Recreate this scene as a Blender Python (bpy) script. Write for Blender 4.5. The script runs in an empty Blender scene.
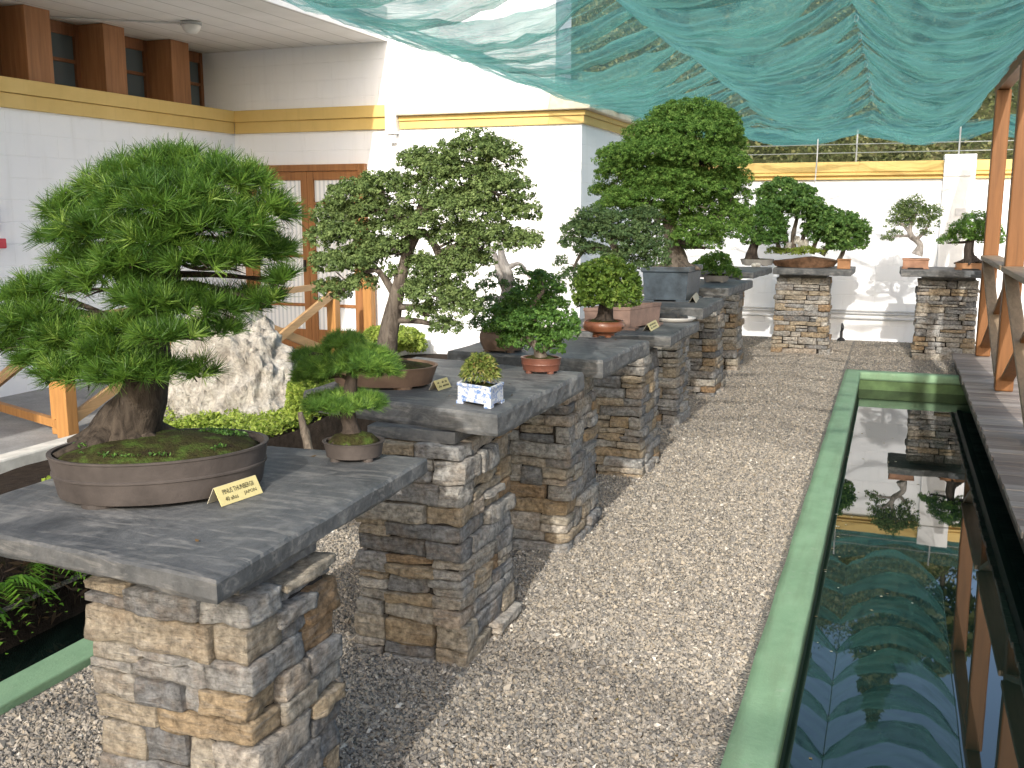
import bpy, math, random
import numpy as np
from mathutils import Vector, Matrix

random.seed(7); RNG = np.random.default_rng(7)
scene = bpy.context.scene
COL = scene.collection
R = math.radians

# ------------------------------------------------------------------ camera
FPX = 1000.0; EYE = 1.7
PITCH = math.atan2(173, FPX); YAW = math.atan2(384, math.hypot(FPX, 173))
FW = np.array([-math.sin(YAW)*math.cos(PITCH), math.cos(YAW)*math.cos(PITCH), -math.sin(PITCH)])
RT = np.array([math.cos(YAW), math.sin(YAW), 0.0])
UP = np.cross(RT, FW)
CP = np.array([0, 0, EYE])
def ray(u, v): return FW + RT*(u-512)/FPX + UP*(384-v)/FPX
def az(u, v, z):                      # world point at height z seen at (u, v)
    d = ray(u, v); return CP + d*((z-EYE)/d[2])
def ay(u, v, y):                      # world point at depth y
    d = ray(u, v); return CP + d*(y/d[1])
def sc_at(p): return float((np.array(p)-CP) @ FW)/FPX     # metres per pixel

cam = bpy.data.cameras.new('camera'); cam_o = bpy.data.objects.new('camera', cam); COL.objects.link(cam_o)
cam.sensor_width = 36; cam.lens = FPX/1024*36; cam.clip_start = .05; cam.clip_end = 2000
m = Matrix.Identity(4)
for i in range(3):
    m[i][0] = RT[i]; m[i][1] = UP[i]; m[i][2] = -FW[i]; m[i][3] = CP[i]
cam_o.matrix_world = m
scene.camera = cam_o

# ------------------------------------------------------------------ mesh helpers
class MB:
    def __init__(s): s.V = []; s.F = []; s.A = []; s.n = 0
    def add(s, V, F, var=0.5):
        V = np.asarray(V, float).reshape(-1, 3)
        s.V.append(V)
        if isinstance(F, np.ndarray): s.F.append(F + s.n)
        else:
            by = {}
            for f in F: by.setdefault(len(f), []).append(f)
            for k in by: s.F.append(np.array(by[k]) + s.n)
        a = np.broadcast_to(np.asarray(var, float), (len(V),)) if np.ndim(var) < 1 else np.asarray(var, float)
        s.A.append(a); s.n += len(V)

def build(name, mb, mat, root=None, smooth=False, bevel=0):
    V = np.concatenate(mb.V); A = np.concatenate(mb.A)
    if root is not None: V = V - np.array(origin(root))
    me = bpy.data.meshes.new(name)
    nl = sum(f.size for f in mb.F); nf = sum(len(f) for f in mb.F)
    me.vertices.add(len(V)); me.vertices.foreach_set('co', V.astype(np.float32).ravel())
    me.loops.add(nl); me.polygons.add(nf)
    me.loops.foreach_set('vertex_index', np.concatenate([f.ravel() for f in mb.F]).astype(np.int32))
    tot = np.concatenate([np.full(len(f), f.shape[1]) for f in mb.F]).astype(np.int32)
    st = np.concatenate([[0], np.cumsum(tot)[:-1]]).astype(np.int32)
    me.polygons.foreach_set('loop_start', st)
    me.polygons.foreach_set('loop_total', tot)
    me.polygons.foreach_set('use_smooth', np.full(nf, smooth))
    at = me.attributes.new('var', 'FLOAT', 'POINT'); at.data.foreach_set('value', A.astype(np.float32))
    me.update(calc_edges=True); me.validate()
    me.materials.append(mat)
    o = bpy.data.objects.new(name, me); COL.objects.link(o)
    if root is not None: o.parent = root
    if bevel:
        b = o.modifiers.new('bevel', 'BEVEL'); b.width = bevel; b.segments = 2; b.limit_method = 'ANGLE'; b.angle_limit = R(40)
    return o
def origin(o):
    p = Vector((0, 0, 0))
    while o is not None: p = p + o.location; o = o.parent
    return p
def thing(name, label, cat, loc=(0, 0, 0), group=None):
    o = bpy.data.objects.new(name, None); COL.objects.link(o); o.location = Vector([float(c) for c in loc])
    o.empty_display_size = .1
    o['label'] = label; o['category'] = cat
    if group: o['group'] = group
    return o
def tag(o, label, cat, group=None):
    o['label'] = label; o['category'] = cat
    if group: o['group'] = group
    return o
def struct(o, kind='structure'): o['kind'] = kind; return o

BOXF = [(0,3,2,1),(4,5,6,7),(0,1,5,4),(1,2,6,5),(2,3,7,6),(3,0,4,7)]
def box(mb, x0, x1, y0, y1, z0, z1, var=.5):
    mb.add([(x0,y0,z0),(x1,y0,z0),(x1,y1,z0),(x0,y1,z0),(x0,y0,z1),(x1,y0,z1),(x1,y1,z1),(x0,y1,z1)], BOXF, var)
def beam(mb, p0, p1, w, h, up=(0,0,1), var=.5):
    p0 = np.array(p0, float); p1 = np.array(p1, float); d = p1-p0; d /= np.linalg.norm(d)
    up = np.array(up, float); s = np.cross(d, up); s /= np.linalg.norm(s); t = np.cross(s, d)
    V = []
    for p in (p0, p1):
        for a, b in ((-1,-1),(1,-1),(1,1),(-1,1)): V.append(p + s*a*w/2 + t*b*h/2)
    mb.add(V, BOXF, var)

def snoise(P, f, seed, octv=3):
    r = np.random.default_rng(seed); out = np.zeros(len(P)); amp = 1
    for o in range(octv):
        for k in range(4):
            d = r.normal(size=3); d /= np.linalg.norm(d)
            out += amp*np.sin(P @ d*f*r.uniform(.7, 1.4) + r.uniform(0, 6.28))/4
        f *= 2.1; amp *= .55
    return out

def tube(mb, pts, radii, n=9, lump=0, seed=0, cap=True, sub=4, var=.5):
    P = np.array(pts, float); Rr = np.array(radii, float)
    t = np.arange(len(P)); tt = np.linspace(0, len(P)-1, (len(P)-1)*sub+1)
    def cr(A):
        o = []
        for x in tt:
            i = min(int(x), len(P)-2); f = x-i
            p0 = A[max(i-1,0)]; p1 = A[i]; p2 = A[i+1]; p3 = A[min(i+2,len(P)-1)]
            o.append(.5*((2*p1)+(p2-p0)*f+(2*p0-5*p1+4*p2-p3)*f*f+(3*p1-p0-3*p2+p3)*f**3))
        return np.array(o)
    Q = cr(P); q = np.maximum(cr(Rr[:, None])[:, 0], 1e-4)
    T = np.gradient(Q, axis=0); T /= np.linalg.norm(T, axis=1)[:, None]+1e-9
    ref = np.array([.3, 1, .1]); V = []
    for i in range(len(Q)):
        s = np.cross(T[i], ref); s /= np.linalg.norm(s)+1e-9; b = np.cross(s, T[i]); ref = -np.cross(T[i], s) if False else ref
        for k in range(n):
            a = 2*math.pi*k/n
            V.append(Q[i] + q[i]*(math.cos(a)*s + math.sin(a)*b))
    V = np.array(V)
    if lump:
        c = np.repeat(Q, n, 0); d = V-c
        V = c + d*(1+lump*snoise(V*np.array([1,1,.45]), 1.6/np.mean(q), seed, 3))[:, None]
    F = []
    for i in range(len(Q)-1):
        for k in range(n):
            F.append((i*n+k, i*n+(k+1) % n, (i+1)*n+(k+1) % n, (i+1)*n+k))
    if cap: F.append(tuple(reversed(range(n)))); F.append(tuple((len(Q)-1)*n+k for k in range(n)))
    mb.add(V, F, var)

_CUBE = {}
def cube_grid(nx, ny, nz):
    key = (nx, ny, nz)
    if key in _CUBE: return _CUBE[key]
    idx = {}; V = []; F = []
    def vid(i, j, k):
        if (i,j,k) not in idx:
            idx[(i,j,k)] = len(V); V.append((2*i/nx-1, 2*j/ny-1, 2*k/nz-1))
        return idx[(i,j,k)]
    for i in range(nx):
        for j in range(ny):
            F.append((vid(i,j,0), vid(i,j+1,0), vid(i+1,j+1,0), vid(i+1,j,0)))
            F.append((vid(i,j,nz), vid(i+1,j,nz), vid(i+1,j+1,nz), vid(i,j+1,nz)))
    for i in range(nx):
        for k in range(nz):
            F.append((vid(i,0,k), vid(i+1,0,k), vid(i+1,0,k+1), vid(i,0,k+1)))
            F.append((vid(i,ny,k), vid(i,ny,k+1), vid(i+1,ny,k+1), vid(i+1,ny,k)))
    for j in range(ny):
        for k in range(nz):
            F.append((vid(0,j,k), vid(0,j,k+1), vid(0,j+1,k+1), vid(0,j+1,k)))
            F.append((vid(nx,j,k), vid(nx,j+1,k), vid(nx,j+1,k+1), vid(nx,j,k+1)))
    _CUBE[key] = (np.array(V), np.array(F)); return _CUBE[key]

def rock(mb, c, half, r=.01, amp=.006, f=25, seed=0, grid=(6,4,4), var=.5, taper=.0):
    V, F = cube_grid(*grid); half = np.array(half)
    # push grid lines to the rim so that edges stay crisp
    P = V*half
    inner = np.clip(P, -(half-r), half-r); d = P-inner
    nd = np.linalg.norm(d, axis=1)[:, None]
    P = inner + np.where(nd > 1e-9, d/np.maximum(nd, 1e-9)*r, 0)
    N = P/half; N /= np.linalg.norm(N, axis=1)[:, None]+1e-9
    rr = np.random.default_rng(seed+991)
    sk = rr.uniform(-1, 1, 6)*taper
    P[:, 0] += sk[0]*P[:, 2] + sk[1]*P[:, 1]*.5
    P[:, 2] += sk[2]*P[:, 0]*.35
    P = P + N*(amp*snoise(P, f, seed, 3))[:, None]
    mb.add(P + np.array(c), F, var)

def oval(mb, cx, cy, prof, a, b, ang, n=48, var=.5, sq=2.0, z0=0):
    """lathe of an oval: prof is [(scale, z)], closed at both ends"""
    V = []; F = []; ca, sa = math.cos(ang), math.sin(ang)
    for s, z in prof:
        for k in range(n):
            t = 2*math.pi*k/n; c, d = math.cos(t), math.sin(t)
            x = a*s*math.copysign(abs(c)**(2/sq), c); y = b*s*math.copysign(abs(d)**(2/sq), d)
            V.append((cx+x*ca-y*sa, cy+x*sa+y*ca, z0+z))
    for i in range(len(prof)-1):
        for k in range(n):
            F.append((i*n+k, i*n+(k+1) % n, (i+1)*n+(k+1) % n, (i+1)*n+k))
    F.append(tuple(reversed(range(n)))); F.append(tuple((len(prof)-1)*n+k for k in range(n)))
    mb.add(V, F, var)

# ------------------------------------------------------------------ materials
def lin(c): return tuple(((x/12.92) if x <= .04045 else ((x+.055)/1.055)**2.4) for x in c)
class MT:
    def __init__(s, name):
        s.m = bpy.data.materials.new(name); s.m.use_nodes = True; s.t = s.m.node_tree
        s.p = s.t.nodes['Principled BSDF']; s.out = s.t.nodes['Material Output']
    def n(s, typ, **kw):
        nd = s.t.nodes.new(typ)
        for k, v in kw.items():
            if k.startswith('i_'):
                key = k[2:].replace('_', ' ')
                nd.inputs[int(key) if key.isdigit() else key].default_value = v
            else: setattr(nd, k, v)
        return nd
    def l(s, a, b): s.t.links.new(a, b)
    def coord(s, scale=(1,1,1), kind='Object', rot=(0,0,0)):
        c = s.n('ShaderNodeTexCoord'); mp = s.n('ShaderNodeMapping'); mp.inputs['Scale'].default_value = scale; mp.inputs['Rotation'].default_value = rot
        s.l(c.outputs[kind], mp.inputs[0]); return mp.outputs[0]
    def noise(s, vec, scale, detail=5, rough=.55, dist=0):
        nd = s.n('ShaderNodeTexNoise'); nd.inputs['Scale'].default_value = scale; nd.inputs['Detail'].default_value = detail
        nd.inputs['Roughness'].default_value = rough; nd.inputs['Distortion'].default_value = dist; s.l(vec, nd.inputs['Vector']); return nd.outputs['Fac']
    def voro(s, vec, scale, feature='F1'):
        nd = s.n('ShaderNodeTexVoronoi', feature=feature); nd.inputs['Scale'].default_value = scale; s.l(vec, nd.inputs['Vector']); return nd
    def ramp(s, fac, stops, interp='LINEAR'):
        nd = s.n('ShaderNodeValToRGB'); cr = nd.color_ramp; cr.interpolation = interp
        while len(cr.elements) < len(stops): cr.elements.new(.5)
        for e, (p, c) in zip(cr.elements, stops): e.position = p; e.color = (*c, 1) if len(c) == 3 else c
        s.l(fac, nd.inputs[0]); return nd.outputs[0]
    def mix(s, fac, a, b, mode='MIX'):
        nd = s.n('ShaderNodeMix', data_type='RGBA', blend_type=mode)
        for v, i in ((fac, 0), (a, 6), (b, 7)):
            if isinstance(v, (int, float)): nd.inputs[i].default_value = v
            elif isinstance(v, tuple): nd.inputs[i].default_value = (*v[:3], 1)
            else: s.l(v, nd.inputs[i])
        return nd.outputs[2]
    def math(s, op, a, b=None):
        nd = s.n('ShaderNodeMath', operation=op)
        for i, v in enumerate((a, b)):
            if v is None: continue
            if isinstance(v, (int, float)): nd.inputs[i].default_value = v
            else: s.l(v, nd.inputs[i])
        return nd.outputs[0]
    def var(s): return s.n('ShaderNodeAttribute', attribute_name='var').outputs['Fac']
    def bump(s, h, dist, strength=1, prev=None):
        nd = s.n('ShaderNodeBump'); nd.inputs['Distance'].default_value = dist; nd.inputs['Strength'].default_value = strength
        s.l(h, nd.inputs['Height'])
        if prev: s.l(prev, nd.inputs['Normal'])
        s.l(nd.outputs[0], s.p.inputs['Normal']); return nd.outputs[0]
    def base(s, c, rough=.7, spec=.3):
        if isinstance(c, tuple): s.p.inputs['Base Color'].default_value = (*c, 1)
        else: s.l(c, s.p.inputs['Base Color'])
        if isinstance(rough, (int, float)): s.p.inputs['Roughness'].default_value = rough
        else: s.l(rough, s.p.inputs['Roughness'])
        s.p.inputs['Specular IOR Level'].default_value = spec
        return s

def m_plain(name, c, rough=.7, spec=.3, mott=.15, scale=12, bump=.0015):
    t = MT(name); v = t.coord(); f = t.noise(v, scale, 6, .6)
    d = tuple(x*(1-mott*1.6) for x in c); e = tuple(min(1, x*(1+mott)) for x in c)
    t.base(t.ramp(f, [(.25, d), (.75, e)]), rough, spec)
    if bump: t.bump(t.noise(v, scale*6, 4), bump)
    return t.m
def m_leaf(name, stops, transl=.3, rough=.45, spec=.25):
    t = MT(name); v = t.var()
    c = t.ramp(v, stops)
    t.base(c, rough, spec)
    tr = t.n('ShaderNodeBsdfTranslucent'); t.l(t.mix(.5, c, (.25, .4, .03)), tr.inputs[0])
    mx = t.n('ShaderNodeMixShader'); mx.inputs[0].default_value = transl
    t.l(t.p.outputs[0], mx.inputs[1]); t.l(tr.outputs[0], mx.inputs[2]); t.l(mx.outputs[0], t.out.inputs[0]); return t.m
def m_wood(name, c, axis=2, rough=.55, vary=.35, spec=.25):
    t = MT(name); s = [28, 28, 28]; s[axis] = 1.6
    v = t.coord(tuple(s)); f = t.noise(v, 1.0, 6, .6, .6); g = t.noise(t.coord(), 3.0, 3)
    d = tuple(x*(1-vary) for x in c); e = tuple(x*(1+vary*.8) for x in c)
    col = t.ramp(f, [(.25, d), (.55, c), (.8, e)])
    col = t.mix(t.math('MULTIPLY', g, .35), col, tuple(x*.55 for x in c))
    t.base(col, rough, spec); t.bump(f, .0015); return t.m

def m_white():
    t = MT('white_painted_block'); v = t.coord()
    cx = t.n('ShaderNodeTexCoord'); sp = t.n('ShaderNodeSeparateXYZ'); t.l(cx.outputs['Object'], sp.inputs[0])
    ad = t.math('ADD', sp.outputs[0], sp.outputs[1]); cb = t.n('ShaderNodeCombineXYZ'); t.l(ad, cb.inputs[0]); t.l(sp.outputs[2], cb.inputs[1])
    b = t.n('ShaderNodeTexBrick'); t.l(cb.outputs[0], b.inputs['Vector'])
    b.inputs['Scale'].default_value = 1; b.inputs['Mortar Size'].default_value = .006; b.inputs['Brick Width'].default_value = .4; b.inputs['Row Height'].default_value = .2; b.inputs['Mortar Smooth'].default_value = .6
    b.inputs['Color1'].default_value = (1,1,1,1); b.inputs['Color2'].default_value = (1,1,1,1); b.inputs['Mortar'].default_value = (0,0,0,1)
    n1 = t.noise(v, 1.2, 6, .6); n2 = t.noise(t.coord((5, 5, .6)), 1.5, 5, .6)
    col = t.ramp(n1, [(.3, (.84, .86, .90)), (.7, (.90, .91, .93))])
    col = t.mix(t.math('MULTIPLY', t.ramp(n2, [(.52, (0,0,0)), (.8, (1,1,1))]), .18), col, (.5, .5, .48))
    t.base(col, .65, .25)
    bp = t.bump(b.outputs['Color'], .004, .6); t.bump(t.noise(v, 60, 4), .0015, 1, bp); return t.m
def m_soffit():
    t = MT('painted_soffit'); v = t.coord(); w = t.n('ShaderNodeTexWave', wave_type='BANDS', bands_direction='X')
    w.inputs['Scale'].default_value = 1.05; w.inputs['Distortion'].default_value = .0; t.l(v, w.inputs[0])
    g = t.ramp(w.outputs['Fac'], [(.0, (0,0,0)), (.012, (1,1,1))])
    n = t.noise(v, 2, 6, .6)
    c = t.ramp(n, [(.3, (.72, .71, .69)), (.7, (.82, .81, .80))])
    t.base(t.mix(g, (.45, .44, .42), c), .7, .2); t.bump(g, .004); return t.m
def m_stone():
    t = MT('dry_stone'); v = t.coord(); a = t.var(); n = t.noise(v, 9, 7, .65, .5); n2 = t.noise(v, 45, 6, .65); n3 = t.noise(t.coord((4,4,30)), 2, 5, .6, 1)
    base = t.ramp(a, [(0, (.16, .162, .165)), (.2, (.25, .25, .247)), (.4, (.35, .345, .33)), (.55, (.39, .35, .285)), (.7, (.37, .29, .19)), (.85, (.30, .20, .115)), (1, (.48, .455, .41))])
    rust = t.ramp(n, [(.48, (0,0,0)), (.68, (1,1,1))])
    col = t.mix(t.math('MULTIPLY', rust, .45), base, (.26, .175, .10))
    grey = t.ramp(n3, [(.5, (0,0,0)), (.7, (1,1,1))])
    col = t.mix(t.math('MULTIPLY', grey, .5), col, (.25, .25, .245))
    col = t.mix(.85, col, t.ramp(n2, [(.32, (.22,.22,.22)), (.68, (.85,.85,.85))]), 'OVERLAY')
    t.base(col, .85, .2)
    b = t.bump(t.noise(v, 26, 8, .72), .035, 1); t.bump(n3, .015, 1, b); return t.m
def m_slate():
    t = MT('slate_slab'); v = t.coord(); n = t.noise(v, 3.5, 7, .62, 1.2); n2 = t.noise(v, 40, 6, .65); n3 = t.noise(t.coord((3, 14, 20), rot=(0, 0, .5)), 1.3, 5, .6, 1.5)
    col = t.ramp(n, [(.25, (.030, .033, .036)), (.45, (.068, .072, .075)), (.6, (.11, .112, .112)), (.78, (.21, .205, .19))])
    col = t.mix(t.math('MULTIPLY', t.ramp(n3, [(.52, (0,0,0)), (.62, (1,1,1))]), .35), col, (.26, .25, .23))
    col = t.mix(.6, col, t.ramp(n2, [(.25, (.3,.3,.3)), (.75, (.8,.8,.8))]), 'OVERLAY')
    t.base(col, t.ramp(n, [(.3, (.45,.45,.45)), (.7, (.75,.75,.75))]), .35)
    b = t.bump(n, .012, .5); t.bump(t.noise(v, 70, 5, .65), .004, .6, b); return t.m
PEB = [(0, (.105, .10, .096)), (.14, (.165, .156, .145)), (.32, (.215, .20, .18)), (.5, (.27, .245, .21)), (.66, (.305, .265, .21)), (.8, (.33, .298, .255)), (.93, (.41, .38, .335)), (1, (.58, .55, .50))]
PEB = [(p, tuple(x*y for x, y in zip(c, (1.07, 1.06, 1.04)))) for p, c in PEB]
def m_gravel():
    t = MT('gravel'); v = t.coord(); vo = t.voro(v, 95); vo2 = t.voro(v, 150)
    sp = t.n('ShaderNodeSeparateColor'); t.l(vo.outputs['Color'], sp.inputs[0])
    col = t.ramp(sp.outputs[0], PEB)
    sp2 = t.n('ShaderNodeSeparateColor'); t.l(vo2.outputs['Color'], sp2.inputs[0])
    col = t.mix(t.ramp(t.noise(v, 30, 3), [(.45, (0,0,0)), (.55, (1,1,1))]), col, t.ramp(sp2.outputs[1], PEB))
    col = t.mix(t.math('MULTIPLY', t.noise(v, .9, 4), .3), col, (.16, .15, .14))
    edge = t.ramp(vo.outputs['Distance'], [(.0, (1,1,1)), (.75, (.62,.62,.62))])
    col = t.mix(.75, col, edge, 'MULTIPLY')
    t.base(col, .75, .25)
    t.bump(t.math('SUBTRACT', 1.0, vo.outputs['Distance']), .010, .8); return t.m
def m_pebble():
    t = MT('pebbles'); c = t.ramp(t.var(), PEB); t.base(c, .65, .3); return t.m
def m_net():
    t = MT('shade_cloth'); v = t.coord(); n = t.noise(t.coord((1, 9, 1)), 2.6, 7, .7, .5); n2 = t.noise(t.coord((5, 40, 5)), 3, 4, .65)
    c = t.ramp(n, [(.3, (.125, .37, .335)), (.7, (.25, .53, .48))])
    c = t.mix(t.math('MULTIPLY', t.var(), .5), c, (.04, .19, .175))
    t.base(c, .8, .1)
    tr = t.n('ShaderNodeBsdfTranslucent'); t.l(c, tr.inputs[0])
    a = t.n('ShaderNodeMixShader'); a.inputs[0].default_value = .6; t.l(t.p.outputs[0], a.inputs[1]); t.l(tr.outputs[0], a.inputs[2])
    tp = t.n('ShaderNodeBsdfTransparent'); b = t.n('ShaderNodeMixShader')
    f = t.math('ADD', t.math('MULTIPLY', n2, .30), t.math('MULTIPLY', n, .38))
    t.l(t.math('ADD', t.math('SUBTRACT', .65, f), t.math('MULTIPLY', t.var(), .28)), b.inputs[0])   # opaque share
    b2 = b; t.l(tp.outputs[0], b.inputs[1]); t.l(a.outputs[0], b.inputs[2]); t.l(b2.outputs[0], t.out.inputs[0]); return t.m
def m_water():
    t = MT('pool_water'); v = t.coord((1, .5, 1)); n = t.noise(v, 2.2, 2, .4)
    t.base((.004, .010, .008), .015, .5); t.p.inputs['IOR'].default_value = 1.75
    t.bump(n, .004, .2); return t.m
def m_glass(name, c):
    t = MT(name); t.base(c, .08, .5); return t.m
def m_curtain():
    t = MT('glass_over_curtain'); w = t.n('ShaderNodeTexWave', bands_direction='X'); w.inputs['Scale'].default_value = 5.5; w.inputs['Distortion'].default_value = 1.2; w.inputs['Detail'].default_value = 1
    t.l(t.coord((1, 1, .05)), w.inputs[0])
    t.base(t.ramp(w.outputs['Fac'], [(.1, (.62, .65, .69)), (.6, (.84, .85, .86))]), .12, .5); return t.m
def m_rockface():
    t = MT('pale_limestone'); v = t.coord(); n = t.noise(v, 6, 8, .7, .6); n2 = t.noise(v, 28, 7, .7)
    c = t.ramp(n, [(.28, (.26, .235, .205)), (.5, (.52, .49, .44)), (.75, (.68, .65, .60))])
    c = t.mix(.6, c, t.ramp(n2, [(.35, (.36,.36,.36)), (.6, (.75,.75,.75))]), 'OVERLAY')
    t.base(c, .85, .2); b = t.bump(t.voro(v, 14).outputs['Distance'], .05, .9); b = t.bump(n, .08, 1, b); t.bump(n2, .03, 1, b); return t.m
def m_bark(name, c, d):
    t = MT(name); v = t.coord((40, 40, 14)); n = t.noise(v, 1, 7, .68, .8)
    t.base(t.ramp(n, [(.3, d), (.65, c)]), .85, .15); t.bump(n, .008, 1); return t.m
def m_moss():
    t = MT('moss_and_soil'); v = t.coord(); n = t.noise(v, 14, 6, .65); n2 = t.noise(v, 120, 4, .6)
    c = t.ramp(n, [(.3, (.022, .015, .010)), (.5, (.035, .035, .012)), (.65, (.055, .09, .018)), (.85, (.09, .15, .03))])
    c = t.mix(.5, c, t.ramp(n2, [(.3, (.2,.2,.2)), (.7, (.9,.9,.9))]), 'OVERLAY')
    t.base(c, .95, .1); t.bump(n2, .008, 1); return t.m
def m_concrete():
    t = MT('pavement_concrete'); v = t.coord(); n = t.noise(v, 2.5, 7, .65); n2 = t.noise(v, 60, 5)
    c = t.mix(.4, t.ramp(n, [(.3, (.20, .20, .20)), (.7, (.33, .33, .325))]), t.ramp(n2, [(.3, (.35,.35,.35)), (.7, (.7,.7,.7))]), 'OVERLAY')
    t.base(c, .8, .25); t.bump(n2, .002); return t.m
def m_green():
    t = MT('green_painted_concrete'); v = t.coord(); n = t.noise(v, 5, 7, .65); n2 = t.noise(t.coord((8, 1.2, 3)), 1.5, 6, .65)
    c = t.ramp(n, [(.25, (.165, .28, .165)), (.55, (.215, .345, .21)), (.8, (.25, .385, .245))])
    c = t.mix(t.math('MULTIPLY', t.ramp(n2, [(.48, (0,0,0)), (.70, (1,1,1))]), .5), c, (.15, .21, .125))
    n3 = t.noise(v, 16, 8, .7); c = t.mix(t.math('MULTIPLY', t.ramp(n3, [(.60, (0,0,0)), (.68, (1,1,1))]), .55), c, (.30, .36, .27))
    n4 = t.noise(v, 1.1, 5, .7); c = t.mix(t.math('MULTIPLY', t.ramp(n4, [(.5, (0,0,0)), (.7, (1,1,1))]), .35), c, (.13, .25, .14))
    t.base(c, .65, .25); t.bump(t.noise(v, 60, 6, .7), .003); return t.m
def m_deck():
    t = MT('weathered_deck'); a = t.var(); f = t.noise(t.coord((2, 40, 40)), 1, 6, .65, .4)
    c = t.mix(.6, t.ramp(a, [(0, (.15, .125, .11)), (.5, (.215, .185, .165)), (1, (.28, .25, .225))]), t.ramp(f, [(.3, (.28,.28,.28)), (.7, (.8,.8,.8))]), 'OVERLAY')
    t.base(c, .75, .2); t.bump(f, .002); return t.m
def m_bluewhite():
    t = MT('blue_and_white_glaze'); v = t.coord(); n = t.noise(t.coord((1,1,1.4)), 38, 4, .6, 1.2); n2 = t.noise(v, 90, 3, .6)
    f = t.math('MULTIPLY', t.ramp(n, [(.46, (0,0,0)), (.54, (1,1,1))]), t.ramp(n2, [(.35, (.3,.3,.3)), (.6, (1,1,1))]))
    t.base(t.mix(f, (.62, .63, .63), (.10, .20, .45)), .3, .5); return t.m
def m_hill():
    t = MT('wooded_slope'); v = t.coord(); n = t.noise(v, 1.6, 9, .72)
    t.base(t.ramp(n, [(.32, (.025, .032, .014)), (.52, (.085, .095, .035)), (.72, (.19, .17, .085))]), .9, .1); t.bump(n, .5); return t.m
def m_yellow():
    t = MT('yellow_paint'); v = t.coord(); n = t.noise(v, 2.0, 6, .6); n2 = t.noise(t.coord((9, 9, .8)), 1.3, 5, .6)
    c = t.ramp(n, [(.3, (.60, .42, .14)), (.7, (.69, .50, .19))])
    c = t.mix(t.math('MULTIPLY', t.ramp(n2, [(.55, (0,0,0)), (.8, (1,1,1))]), .3), c, (.40, .28, .10))
    t.base(c, .6, .3); return t.m

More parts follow.
